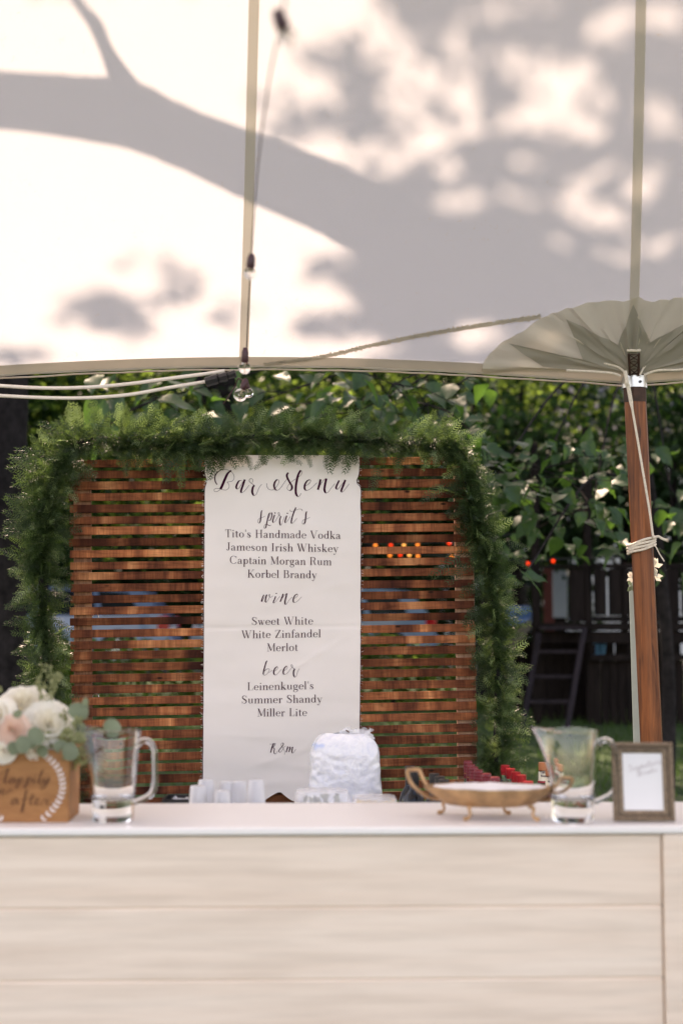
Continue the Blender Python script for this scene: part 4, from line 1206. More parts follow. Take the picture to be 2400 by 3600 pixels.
def garland():
    P = smooth_path([(*scr(x, y, -.05), r_ * .82) for (x, y), r_ in zip(GPATH, GR)], 10)
    c0 = Vector(P[len(P) // 2][:3])
    root = empty('fern_garland', c0, 0, 'thick green fern garland draped over the top and sides of the slatted screen', 'garland')
    V = [frond_variant(s) for s in range(12)]
    MB().tube([Vector(p[:3]) - c0 for p in P], .014, 7).build('stem', M['bark'], root)
    mats3 = []
    big = []
    N = 3300
    acc = {'fern': [], 'fern_pale': []}
    cam_dir = np.array([0, -1, 0])
    for i in range(N):
        k = rng.random() * (len(P) - 1.001); k0 = int(k); f = k - k0
        p = P[k0] * (1 - f) + P[k0 + 1] * f
        tan = P[min(k0 + 1, len(P) - 1)][:3] - P[k0][:3]; tan /= np.linalg.norm(tan)
        rad = p[3] * (1 + .75 * noise.noise(Vector((k * .055, 1.5, 0))) + .4 * noise.noise(Vector((k * .17, 7, 0))))
        if rng.random() > .80 + .7 * noise.noise(Vector((k * .11, 3.3, 0))): continue
        u = nrg.normal(0, 1, 3); u -= tan * u.dot(tan); u /= np.linalg.norm(u)
        if u[1] > .3 and rng.random() < .7: u[1] *= -1
        q = rad * rng.random() ** .8 * .45
        pos = p[:3] + u * q * np.array([1, .75, 1])
        ln = rng.uniform(.05, .115) * (1.2 if rng.random() < .08 else 1)
        side = tan * rng.uniform(-1, 1.0)
        d = u * .75 + side * 1.1 + np.array([0, -.3, rng.uniform(-.6, .35)]) + nrg.normal(0, .3, 3)
        d /= np.linalg.norm(d)
        up = nrg.normal(0, .6, 3) + np.array([0, -.9, .6])
        x = np.cross(d, up); x /= np.linalg.norm(x); z = np.cross(x, d)
        Mx = np.stack([x * rng.choice((-1, 1)), d, z], 0) * ln
        T = V[i % 12] @ Mx + pos - np.array(c0)
        pale = rng.random() < .12
        acc['fern_pale' if pale else 'fern'].append(T)
    for key, L in acc.items():
        A = np.concatenate(L)
        tag(place('foliage', np_mesh('foliage', A, 3, M[key]), root), kind='stuff')
    # single fronds that stick out of the mass
    fm = [[np_mesh('frond', v, 3, M[m_]) for v in V[:6]] for m_ in ('fern', 'fern_pale')]
    sp = []
    for i in range(210):
        k = rng.random() * (len(P) - 1.001); k0 = int(k); p = P[k0]
        tan = Vector(P[min(k0 + 1, len(P) - 1)][:3] - P[k0][:3]).normalized()
        out = Vector((0, 0, 1)).cross(Vector((0, 1, 0)))
        nrm = Vector((-tan.z, 0, tan.x)) * rng.choice((1, 1, -1))
        if nrm.z < 0 and rng.random() < .5 and abs(tan.z) < .6: nrm = -nrm
        sp.append((Vector(p[:3]) + nrm * p[3] * .55 + Vector((0, -.02, 0)), nrm + tan * rng.uniform(-.8, .8) + Vector((0, -.3, rng.uniform(-.5, .3))), rng.uniform(.06, .13)))
    # the fronds that hang over the banner and slats, and the tall tip at the left corner
    for x, y, dx, dz, l in ((300, 1560, .1, 1, .13), (330, 1540, .5, .9, .12), (290, 1600, -.9, .35, .12), (150, 1640, -1, .3, .14), (160, 1700, -1, .1, .13), (120, 1880, -1, .15, .12), (130, 1980, -1, -.3, .12), (120, 2120, -1, -.25, .11), (620, 1600, .3, -1, .13), (600, 1590, -.1, -1, .13), (680, 1590, .7, -.9, .12),
                            (870, 1600, .35, -1, .06), (940, 1600, -.6, -.6, .08), (1000, 1600, .9, -.35, .08), (800, 1590, -.3, -1, .06), (1080, 1600, .3, -1, .055), (1150, 1600, -.2, -1, .06), (1215, 1600, .4, -1, .06), (1330, 1640, -.2, -1, .11), (1560, 1700, -.7, -.7, .12), (1620, 1950, -.8, -.7, .15), (1640, 1980, -.9, -.9, .12), (1780, 1900, 1, -.5, .10), (1800, 1950, .9, -.6, .09), (1790, 2350, .9, -.5, .10), (1560, 1540, .3, 1, .09), (1520, 1530, -.1, 1, .10), (1160, 1520, .2, 1, .09), (840, 1520, -.2, 1, .09), (450, 1540, .6, .8, .12), (560, 1530, .8, .7, .13), (640, 1540, .9, .5, .13)):
        sp.append((scr(x, y, -.10), Vector((dx, -.25, dz)), l))
    for i, (pos, d, ln) in enumerate(sp):
        d = d.normalized(); up = Vector((rng.uniform(-.4, .4), -1, .5)); x = d.cross(up).normalized(); z = x.cross(d)
        Mx = Matrix((x * ln, d * ln, z * ln)).transposed().to_4x4(); Mx.translation = pos - c0
        o = place('frond', fm[1 if rng.random() < .3 and i < 210 else 0][i % 6], root)
        o.matrix_local = Mx
garland()

# ================================================================ the bar
BY = 3.47; BYAW = R(1.5); BTOP = 1.08
def bar():
    root = empty('bar_counter', (0, BY, 0), BYAW, 'long white-topped bar counter faced with whitewashed planks', 'bar')
    x0, x1 = -2.3, .952
    L = x1 - x0; cxm = (x0 + x1) / 2
    MB().box((cxm, .235, BTOP - .0095), (L + .01, .47, .019), bev=.004).build('counter_top', M['bar_top'], root)
    # planks, top one just under the counter top
    z = BTOP - .0235
    px0, px1 = x0, .775
    for k in range(6):
        h = .167 if k < 5 else .16
        MB().box(((px0 + px1) / 2, .021, z - h / 2), (px1 - px0, .016, h), bev=.0025).build('plank', M['bar_plank'], root, False)
        z -= h + .0032
    MB().box((.863, .0165, (BTOP - .0205) / 2), (.170, .027, BTOP - .0225), bev=.003).build('corner_post', M['bar_plank'], root, False)
    MB().box((x0 + .085, .0165, (BTOP - .0205) / 2), (.170, .027, BTOP - .0225), bev=.003).build('corner_post', M['bar_plank'], root, False)
    MB().box((x1 - .012, .235, (BTOP - .0205) / 2), (.02, .40, BTOP - .0225), bev=.002).build('end_panel', M['bar_plank'], root, False)
    MB().box((x0 + .012, .235, (BTOP - .0205) / 2), (.02, .40, BTOP - .0225), bev=.002).build('end_panel', M['bar_plank'], root, False)
    MB().box(((px0 + px1) / 2, .0205, .5), (px1 - px0 - .004, .008, .99)).build('backing_board', M['bar_plank'], root, False)
    # inner work shelf
    MB().box((cxm, .66, .99), (L - .1, .36, .018), bev=.002).build('work_shelf', M['bar_top'], root)
    for x in (x0 + .1, cxm, x1 - .1):
        MB().box((x, .80, .49), (.06, .04, .98), bev=.002).build('leg', M['bar_plank'], root, False)
        MB().box((x, .47, .965), (.04, .70, .028), bev=.002).build('bracket', M['bar_plank'], root, False)
bar()
SH = .9995                                           # top of the work shelf
BT = .78                                             # top of the back table
def back_table():
    root = empty('back_table', (.1, 4.85, 0), R(2), 'low table behind the bar holding the bottles and bag of ice', 'table')
    MB().box((0, 0, BT - .0125), (1.9, .80, .025), bev=.004).build('table_top', simple('dark_table_top', (.04, .03, .028), .5), root)
    for sx in (-1, 1):
        for sy in (-1, 1):
            MB().tube([(sx * .88, sy * .34, BT - .026), (sx * .88, sy * .34, 0)], .018, 8).build('leg', M['deck'], root)
back_table()

# ---- pitchers
def pitcher(loc, rz, label):
    root = empty('glass_pitcher', loc, rz, label, 'pitcher', 'glass pitchers on the bar')
    n = 48
    H = .226
    outer = [(.0, 0.0), (.046, 0), (.0505, .003), (.0520, .010), (.0520, .030), (.0535, .06), (.0565, .11), (.060, .16), (.0635, .20), (.066, .217), (.0672, .222), (.0665, H)]
    inner = [(.0640, H - .0005), (.0625, .219), (.0595, .198), (.056, .16), (.0525, .11), (.0490, .07), (.0455, .058), (.038, .0535), (.0, .0515)]
    prof_ = outer + inner
    vs_ = []
    def shape(r, z, a):
        k = 1 + .012 * math.cos(8 * a) * (1 - z / H) ** .3
        x, y = r * k * math.cos(a), r * k * math.sin(a)
        # pouring lip towards -x
        t = max(0, (z - .10) / (H - .10)) ** 1.7
        da = abs(((a - math.pi + math.pi) % (2 * math.pi)) - math.pi)
        g = math.exp(-(da / .42) ** 2)
        if r > .03:
            x -= .040 * t * g
            y *= 1 - .25 * t * g
        zz = z + (.010 * t * g if z > .19 else 0)
        return (x, y, zz)
    for r, z in prof_:
        for k in range(n): vs_.append(shape(r, z, 2 * math.pi * k / n))
    fs = []
    for i in range(len(prof_) - 1):
        for k in range(n):
            k2 = (k + 1) % n
            fs.append((i * n + k, i * n + k2, (i + 1) * n + k2, (i + 1) * n + k))
    o = MB().add(vs_, fs).build('body', M['pitcher'], root, angle=60)
    hp = smooth_path([(.0605, 0, .186), (.078, 0, .199), (.094, 0, .196), (.106, 0, .176), (.1085, 0, .13), (.108, 0, .088), (.099, 0, .068), (.078, 0, .056), (.0555, 0, .047)], 6)
    mb = MB().tube(hp, .0072, 14)
    for i, v in enumerate(mb.v): mb.v[i] = (v[0], v[1] * 1.25, v[2])
    mb.build('handle', M['pitcher'], root)
    return root
p1 = W(393, 2878, 3.555); pitcher((p1.x, 3.575, BTOP + .0005), R(-14), 'clear glass pitcher beside the wooden flower box')
p2 = W(2015, 2878, 3.555); pitcher((p2.x, 3.565, BTOP + .0005), R(4), 'clear glass pitcher between the brass tray and the picture frame')

# ---- footed brass tray
def brass_tray():
    c = Vector((W(1722, 2868, 3.625).x, 3.635, BTOP))
    root = empty('brass_tray', c, R(-5), 'oval footed antique brass tray with looped handles on the bar', 'tray')
    a, b = .158, .088
    n = 72
    def ring(f, z, wv=0.0, th=0):
        return [((a * f + wv * math.cos(14 * t)) * math.cos(t), (b * f + wv * math.cos(14 * t)) * math.sin(t), z + th) for t in [2 * math.pi * k / n for k in range(n)]]
    rings = [ring(.0, .036), ring(.55, .036), ring(.68, .040, .001), ring(.82, .053, .0022), ring(.93, .065, .003), ring(1.0, .076, .0035), ring(1.025, .078, .0035), ring(1.03, .0755, .0035), ring(.96, .063, .003), ring(.85, .051, .002), ring(.70, .035, .001), ring(.55, .031), ring(.0, .031)]
    vs_ = [p for r_ in rings for p in r_]
    fs = []
    for i in range(len(rings) - 1):
        for k in range(n):
            k2 = (k + 1) % n; fs.append((i * n + k, (i + 1) * n + k, (i + 1) * n + k2, i * n + k2))
    MB().add(vs_, fs).build('bowl', M['brass'], root)
    for s in (-1, 1):
        pts = [(s * .118, 0, .045), (s * .150, 0, .050), (s * .178, 0, .068), (s * .200, 0, .094), (s * .207, 0, .122), (s * .196, 0, .127), (s * .178, 0, .126), (s * .172, 0, .112), (s * .163, 0, .092), (s * .156, 0, .084)]
        kz = .90 if s < 0 else .68
        pts = [(x, y, .045 + (z - .045) * kz) for x, y, z in pts]
        P = smooth_path(pts, 5)
        mb = MB().tube(P, [.0042 + .0010 * math.sin(i / len(P) * math.pi) for i in range(len(P))], 8)
        for i, v in enumerate(mb.v): mb.v[i] = (v[0], v[1] * 1.7, v[2])
        mb.build('handle', M['brass'], root)
    for fx, fy in ((-.052, -.058), (.108, -.052), (-.118, .050), (.040, .060)):
        ox = 1 if fx > 0 else -1; oy = 1 if fy > 0 else -1
        P = smooth_path([(fx * .9, fy * .85, .036), (fx, fy, .030), (fx - ox * .003, fy, .016), (fx + ox * .003, fy + oy * .003, .007), (fx + ox * .014, fy + oy * .006, .0045)], 5)
        mb = MB().tube(P, [.0062, .0062, .006, .0055, .005, .0045, .004, .0038, .0036, .0036, .0036, .0036, .0038, .004, .0042, .0045, .005, .0056, .006, .0055, .004][:len(P)], 8)
        mb.build('foot', M['brass'], root)
    # folded napkins lying in it
    nap = empty('napkins', c + Vector((0, 0, .046)), R(-5), 'white napkins filling the footed brass tray', 'napkins')
    def nf(u, v):
        t = 2 * math.pi * u; f = v * .90
        z = .047 * (1 - f ** 2.5) * .35 + .032 * f + .004 * noise.noise(Vector((math.cos(t) * f * 6, math.sin(t) * f * 6, 0)))
        return (a * f * math.cos(t), b * f * math.sin(t), z)
    MB().grid(nf, 48, 10).build('napkin', M['linen'], nap)
brass_tray()

# ---- picture frame
def frame():
    c = Vector((W(2265, 2880, 3.55).x, 3.560, BTOP))
    root = empty('picture_frame', c, R(-2), 'small ornate bronze picture frame with a drinks card at the right of the bar', 'picture frame')
    tilt = R(-7)
    Mt = Matrix.Rotation(tilt, 3, 'X')
    w, h, t = .150, .192, .0265
    def tr(p): return Mt @ Vector(p) + Vector((0, 0, .002))
    prof_ = [(0, 0), (0, .010), (.003, .015), (.008, .016), (.011, .012), (.014, .009), (.018, .0105), (.022, .008), (.0265, .004), (.0265, 0)]
    vs_ = []; corners = [(-1, 0), (1, 0), (1, 1), (-1, 1)]
    for sx, sz in corners:
        for (q, d) in prof_:
            x = sx * (w / 2 - q); z = (0 + q) if sz == 0 else (h - q)
            vs_.append(tr((x, -d, z)))
    m = len(prof_); fs = []; 
    names = ('rail', 'rail', 'rail', 'rail')
    for k in range(4):
        mb = MB()
        a, b = k * m, ((k + 1) % 4) * m
        ve = vs_[a:a + m] + vs_[b:b + m]
        mb.add(ve, [(i, i + 1, m + i + 1, m + i) for i in range(m - 1)])
        mb.build('rail', M['frame'], root, angle=25)
    bead = MB()
    for k in range(44):
        for (px, pz, dx, dz, L) in ((-w / 2 + .0055, 0, 0, 1, h), (w / 2 - .0055, 0, 0, 1, h), (-w / 2, .0055, 1, 0, w), (-w / 2, h - .0055, 1, 0, w)):
            f = (k + .5) / 44
            p = tr((px + dx * L * f, -.0165, pz + dz * L * f))
            s_ = .0019
            bead.add([p + Vector(o_) * s_ for o_ in ((1, 0, 0), (-1, 0, 0), (0, -1, 0), (0, 0, 1), (0, 0, -1))], [(0, 3, 2), (3, 1, 2), (1, 4, 2), (4, 0, 2)])
    tag(bead.build('beading', M['frame'], root), kind='stuff')
    gr = MB()
    q0, q1 = .0125, .0150
    for (xa, xb, za, zb) in ((-w / 2 + q0, w / 2 - q0, h - q1, h - q0), (-w / 2 + q0, w / 2 - q0, q0, q1), (-w / 2 + q0, -w / 2 + q1, q1, h - q1), (w / 2 - q1, w / 2 - q0, q1, h - q1)):
        gr.add([tr((xa, -.0118, za)), tr((xb, -.0118, za)), tr((xb, -.0118, zb)), tr((xa, -.0118, zb))], [(0, 1, 2, 3)])
    gr.build('groove', M['frame_dark'], root, False)
    MB().add([tr((-w / 2 + t, -.003, t)), tr((w / 2 - t, -.003, t)), tr((w / 2 - t, -.003, h - t)), tr((-w / 2 + t, -.003, h - t))], [(0, 1, 2, 3)]).build('card', M['paper'], root, False)
    MB().add([tr((-w / 2 + .004, .001, .004)), tr((w / 2 - .004, .001, .004)), tr((w / 2 - .004, .001, h - .004)), tr((-w / 2 + .004, .001, h - .004))], [(3, 2, 1, 0)]).build('backboard', M['frame_dark'], root, False)
    mb = MB(); a = tr((0, .004, h * .62)); b = Vector((0, .085, .002))
    mb.add([a + Vector((-.02, 0, 0)), a + Vector((.02, 0, 0)), b + Vector((.02, 0, 0)), b + Vector((-.02, 0, 0))], [(0, 1, 2, 3)]); mb.build('easel_leg', M['frame_dark'], root, False)
    # "signature drinks" in thin faded script, drawn on the card (units: mm from card's top-left)
    def fn(x, y, lift): return tr((-w / 2 + t + x * .001, -.003 - lift * .6, h - t - y * .001)) + c
    def sw(raw, ox, oy, sc, rot=-.22):
        out = []
        for pts, wd in raw:
            q = smooth_path(pts, 5)
            out.append([(ox + (p[0] * math.cos(rot) - p[1] * math.sin(rot)) * sc, oy + (p[0] * math.sin(rot) + p[1] * math.cos(rot)) * sc, wd * sc) for p in q])
        return out
    sig = [([(6, 0), (1, 2), (5, 6), (3, 11), (-1, 9)], 1.2), ([(9, 5), (8, 10), (12, 7)], 1.2), ([(16, 5), (13, 8), (17, 8), (16, 14), (12, 14), (19, 8)], 1.2), ([(20, 9), (22, 5), (22, 10), (25, 5), (26, 10), (29, 7)], 1.2), ([(32, 5), (29, 8), (33, 9), (34, 6), (36, 9)], 1.2), ([(39, 0), (37, 9), (41, 7)], 1.2), ([(35, 4), (43, 3)], 1), ([(43, 5), (42, 9), (46, 8), (47, 5), (48, 9)], 1.2), ([(50, 9), (51, 5), (54, 5)], 1.2), ([(55, 7), (58, 5), (55, 6), (56, 10), (60, 8)], 1.2)]
    dri = [([(5, 5), (1, 8), (5, 9), (8, 0), (7, 9), (10, 8)], 1.2), ([(11, 9), (12, 5), (15, 5)], 1.2), ([(16, 5), (16, 9), (19, 7)], 1.2), ([(20, 9), (22, 5), (22, 9), (25, 5), (26, 9)], 1.2), ([(30, 0), (28, 9)], 1.2), ([(33, 4), (29, 7), (33, 9)], 1.2), ([(37, 5), (35, 6), (38, 8), (35, 9)], 1.2)]
    for raw, ox, oy, sc in ((sig, 14, 30, 1.35), (dri, 32, 44, 1.35)):
        ribbon_mesh(sw(raw, ox, oy, sc), fn, c, 'script_lettering', M['grey_ink'], root)
frame()

# ---- wooden box with lettering and flowers
def flower_box():
    p = W(79, 2890, 3.545)
    c = Vector((p.x, 3.545, BTOP))
    root = empty('wooden_box', c, R(1.5), 'stained wooden flower box lettered in script with a white leaf wreath', 'box')
    w, h, d, th = .226, .177, .17, .012
    MB().box((0, th / 2, h / 2 + .0005), (w, th, h), bev=.0015).build('panel', M['box_wood'], root, False)
    MB().box((0, d - th / 2, h / 2 + .0005), (w, th, h), bev=.0015).build('panel', M['box_wood'], root, False)
    for s in (-1, 1): MB().box((s * (w / 2 - th / 2), d / 2, h / 2 + .0005), (th, d - 2 * th - .001, h - .001), bev=.0015).build('panel', M['box_wood'], root, False)
    MB().box((0, d / 2, .008), (w - 2 * th - .002, d - 2 * th - .002, .012)).build('base', M['box_wood'], root, False)
    mpp = w / 316.0                                     # metres for each traced photo pixel
    def fn(x, y, lift): return root_m @ Vector(((x - 79) * mpp, -lift, (2891 - y) * mpp))
    root_m = Matrix.Translation(c) @ Matrix.Rotation(R(1.5), 4, 'Z')
    HA = [([(-60, 1085), (-95, 1130), (-120, 1190)], 13), ([(-150, 1150), (-100, 1135), (-20, 1120), (40, 1085), (75, 1062)], 5), ([(78, 1060), (60, 1110), (45, 1165), (48, 1190), (70, 1185), (95, 1165)], 13),
          ([(125, 1140), (100, 1150), (88, 1180), (105, 1190), (135, 1145)], 11), ([(135, 1145), (128, 1185), (150, 1180), (168, 1155)], 11), ([(178, 1145), (165, 1190), (148, 1238)], 12), ([(168, 1170), (195, 1143), (205, 1165), (190, 1190), (165, 1188)], 9),
          ([(252, 1140), (240, 1190), (222, 1238)], 12), ([(243, 1170), (268, 1140), (280, 1162), (262, 1190), (240, 1188)], 9), ([(312, 1145), (300, 1180), (312, 1192), (340, 1165)], 11), ([(320, 1118), (318, 1126)], 10), ([(385, 1075), (365, 1120), (350, 1180), (362, 1192), (388, 1165)], 12), ([(400, 1142), (392, 1180), (412, 1182), (435, 1145)], 10), ([(442, 1138), (425, 1190), (395, 1235), (365, 1240), (385, 1205), (450, 1165)], 10),
          ([(-60, 1265), (-85, 1275), (-60, 1255), (-75, 1245), (-100, 1275), (-80, 1295), (-50, 1275)], 9), ([(-30, 1245), (-20, 1290), (5, 1245)], 10), ([(25, 1275), (45, 1255), (30, 1245), (18, 1275), (35, 1296), (62, 1272)], 9), ([(70, 1295), (78, 1255), (95, 1250), (115, 1262)], 9),
          ([(160, 1325), (125, 1335), (112, 1372), (130, 1382), (160, 1330), (158, 1375), (185, 1365)], 11), ([(262, 1262), (240, 1262), (225, 1330), (208, 1400), (198, 1445), (215, 1440), (222, 1390), (245, 1360)], 12), ([(185, 1340), (230, 1335), (330, 1322)], 7), ([(300, 1285), (283, 1340), (275, 1378), (295, 1382), (320, 1360)], 11), ([(325, 1362), (355, 1345), (348, 1328), (325, 1355), (335, 1384), (372, 1365)], 10), ([(378, 1385), (395, 1345), (405, 1335), (425, 1345), (455, 1338)], 10), ([(425, 1345), (430, 1385), (480, 1372)], 10)]
    ribbon_mesh(script_strokes(HA, (0, 2300), .3827, 1.25, 4.5), fn, c, 'script_lettering', M['brown_ink'], root).parent = None
    o = scene.collection.objects[-1]; o.location = c; bpy.context.view_layer.update()
    o.parent = root; o.matrix_parent_inverse = root_m.inverted()
    lv = []
    for s in (1, -1):
        arc = smooth_path([(395, 935), (455, 985), (515, 1050), (550, 1130), (565, 1210), (555, 1290), (520, 1370), (465, 1440), (385, 1515)], 2)
        for i in range(1, len(arc)):
            a = arc[i - 1]; b = arc[i]
            dx, dy = (b - a); L = math.hypot(dx, dy)
            tx, ty = dx / L, dy / L
            for sd in (-1, 1):
                lx, ly = tx * -.75 + -ty * sd * .8, ty * -.75 + tx * sd * .8
                ln = 38; q = [(b[0], b[1], 3), (b[0] + lx * ln * .35, b[1] + ly * ln * .35, 18), (b[0] + lx * ln * .7, b[1] + ly * ln * .7, 14), (b[0] + lx * ln, b[1] + ly * ln, 2)]
                st_ = []
                for (x, y, w_) in q:
                    X_ = x * .3827
                    if s < 0: X_ = 158 - X_
                    st_.append((X_, 2300 + y * .3827, w_ * .3827))
                lv.append(st_)
    for half in (lv[:len(lv) // 2], lv[len(lv) // 2:]):
        o = ribbon_mesh(half, fn, c, 'wreath_print', M['white_paint'], None)
        o.location = c; bpy.context.view_layer.update(); o.parent = root; o.matrix_parent_inverse = root_m.inverted()
    # the flowers
    fr = empty('flower_arrangement', c + Vector((0, d / 2, .014)), 0, 'cream and blush roses with eucalyptus in the wooden box', 'flowers')
    f0 = Vector(fr.location)
    def rose(pc, r, mat, facing, op=1.0):
        r_ = rng
        mb = MB()
        fz = Vector(facing).normalized(); fx = fz.cross(Vector((0, 0, 1))).normalized(); fy = fz.cross(fx)
        layers = [(5, .12, .20, 8), (5, .24, .36, 18), (6, .40, .55, 34), (7, .58, .74, 52), (8, .76, .92, 72), (8, .92, 1.0, 92)]
        for li, (n, ri, ro, open_) in enumerate(layers):
            for k in range(n):
                a0 = 2 * math.pi * (k + .37 * li + .12 * r_.random()) / n; wd = 2.5 * math.pi / n
                hh = r * (.62 - .05 * li); oa = R(open_ * op)
                nu, nv = 6, 5; vs_ = []
                ru = r_.uniform(-.3, .3)
                for j in range(nv + 1):
                    v = j / nv
                    for i in range(nu + 1):
                        u = i / nu - .5; a = a0 + u * wd * (1 - .25 * v * v)
                        bulge = math.sin(v * 2.2) * .16
                        rad = r * (ri * (1 - v) * .55 + ro * (v ** .8) + bulge * ro) * (1 if open_ < 60 else 1 + .12 * v)
                        z = hh * math.sin(v * math.pi / 2) * math.cos(oa * .75) - r * .16 * (v ** 3) * (open_ / 60) + r * (.12 - .10 * li) - r * .10 * (4 * u * u) * v
                        z += r * .06 * math.sin(u * 13 + li * 2 + ru * 9) * v * v + r * .05 * noise.noise(Vector((u * 5 + k * 3, v * 4, li)))
                        vs_.append(Vector(pc) + fx * (rad * math.cos(a)) + fy * (rad * math.sin(a)) + fz * z)
                w_ = nu + 1
                mb.add(vs_, [(j * w_ + i, j * w_ + i + 1, (j + 1) * w_ + i + 1, (j + 1) * w_ + i) for j in range(nv) for i in range(nu)])
        return mb.build('rose', M[mat], fr)
    def at(px, py, Y): return W(px, py, Y) - f0
    rose(at(85, 2480, 3.62), .066, 'petal', (.1, -.75, .65), 1.05)
    rose(at(172, 2548, 3.58), .060, 'petal', (.35, -.9, .35), .9)
    rose(at(42, 2568, 3.53), .036, 'petal_pink', (-.1, -1, .15), .75)
    rose(at(-20, 2520, 3.56), .045, 'petal', (-.5, -.8, .3), 1)
    rose(at(-70, 2590, 3.58), .05, 'petal', (-.6, -.8, .2), .9)
    rose(at(12, 2640, 3.53), .026, 'petal', (0, -1, .2), .8)
    rose(at(122, 2640, 3.55), .028, 'petal', (.1, -1, .1), .8)
    rose(at(120, 2500, 3.70), .05, 'petal', (.1, -.2, 1), 1)
    def euca(px, py, Y, r, n, rot=0, flop=0):
        c_ = at(px, py, Y); nn = Vector(n).normalized(); x = nn.cross(Vector((0, 0, 1))).normalized(); y = nn.cross(x)
        mb = MB(); k = 18; vs_ = [c_ + nn * r * .12]
        for i in range(k):
            a = 2 * math.pi * i / k; rr = r * (1 - .08 * math.cos(a * 2 + rot)) * (1.12 if i == 0 else 1)
            vs_.append(c_ + (x * math.cos(a + rot) + y * math.sin(a + rot)) * rr + nn * r * .1 * math.sin(a * 2))
        mb.add(vs_, [(0, 1 + i, 1 + (i + 1) % k) for i in range(k)])
        mb.build('eucalyptus_leaf', M['euca'], fr)
    for (px, py, Y, r, n) in ((82, 2618, 3.50, .021, (-.2, -1, .2)), (128, 2588, 3.505, .022, (.3, -1, .3)), (107, 2610, 3.52, .018, (0, -1, .5)), (276, 2500, 3.56, .024, (.2, -1, .2)), (302, 2474, 3.57, .014, (1, -.5, .1)), (395, 2560, 3.62, .0235, (.1, -1, .1)), (247, 2643, 3.53, .022, (-.1, -1, .3)),
                              (62, 2510, 3.50, .012, (0, -1, .9)), (50, 2630, 3.52, .016, (.2, -1, 0)), (215, 2625, 3.55, .018, (.4, -1, .2)), (150, 2640, 3.53, .016, (-.3, -1, .2)), (-40, 2630, 3.54, .02, (0, -1, .2)), (285, 2560, 3.60, .015, (.3, -1, .5)), (232, 2540, 3.66, .018, (.5, -1, .5))):
        euca(px, py, Y, r, n, rng.uniform(0, 3))
    def sprig(pts, Y0, Y1, buds, mat='bud', r0=.0016, bs=.0055):
        n = len(pts)
        P = smooth_path([tuple(at(x, y, Y0 + (Y1 - Y0) * i / (n - 1))) for i, (x, y) in enumerate(pts)], 5)
        sm = MB().tube(P, r0, 5); s_ = sm.build('sprig', M[mat], fr)
        bm = MB()
        for i in range(buds):
            p = Vector(P[int((.25 + .75 * rng.random()) * (len(P) - 1))]); d = Vector((rng.uniform(-1, 1), rng.uniform(-.6, .3), rng.uniform(-.2, 1))).normalized()
            q = p + d * rng.uniform(.004, .012); sz = bs * rng.uniform(.6, 1.2)
            bm.lathe([(0, -sz), (sz * .6, -sz * .4), (sz * .7, .1 * sz), (sz * .35, sz * .8), (0, sz)], 6, q)
        tag(bm.build('buds', M[mat], s_), kind='stuff')
    sprig([(165, 2600), (175, 2480), (178, 2400), (175, 2345)], 3.62, 3.60, 22)
    sprig([(165, 2520), (150, 2440), (125, 2400)], 3.62, 3.58, 14)
    sprig([(175, 2480), (192, 2430), (205, 2370)], 3.62, 3.60, 14)
    sprig([(180, 2460), (200, 2395), (218, 2370)], 3.62, 3.62, 12)
    sprig([(140, 2480), (142, 2390), (155, 2335)], 3.62, 3.60, 10)
    sprig([(215, 2620), (245, 2580), (270, 2545), (285, 2520)], 3.58, 3.56, 24, bs=.007)
    sprig([(215, 2640), (255, 2610), (280, 2600), (300, 2610)], 3.58, 3.55, 24, bs=.007)
    sprig([(210, 2600), (230, 2540), (228, 2500)], 3.60, 3.58, 18)
    sprig([(240, 2650), (270, 2650), (290, 2660)], 3.58, 3.55, 20)
    sprig([(-30, 2540), (-20, 2470), (-5, 2420)], 3.62, 3.60, 16)
    sprig([(250, 2620), (320, 2560), (390, 2580)], 3.60, 3.62, 2, bs=.003)
    # dark filler foliage under the blooms
    Pp = np.array([tuple(at(rng.uniform(-80, 235), rng.uniform(2560, 2660), rng.uniform(3.56, 3.68))) for _ in range(420)])
    tag(place('filler_leaves', np_mesh('filler_leaves', leaf_quads(Pp, .028, 0, .3, .45), 4, M['bud']), fr), kind='stuff')
    Pp = np.array([tuple(at(rng.uniform(205, 300), rng.uniform(2560, 2690), rng.uniform(3.56, 3.64))) for _ in range(90)])
    tag(place('hanging_leaves', np_mesh('hanging_leaves', leaf_quads(Pp, .026, .6, .3, .5), 4, M['bud']), fr), kind='stuff')
    stm = MB()
    for i in range(14):
        a = Vector((rng.uniform(-.07, .07), rng.uniform(-.05, .05), .001)); b = at(rng.uniform(-60, 210), rng.uniform(2500, 2620), 3.62)
        stm.tube([a, a.lerp(b, .5), b], .002, 5)
    stm.build('stems', M['bud'], fr)
flower_box()

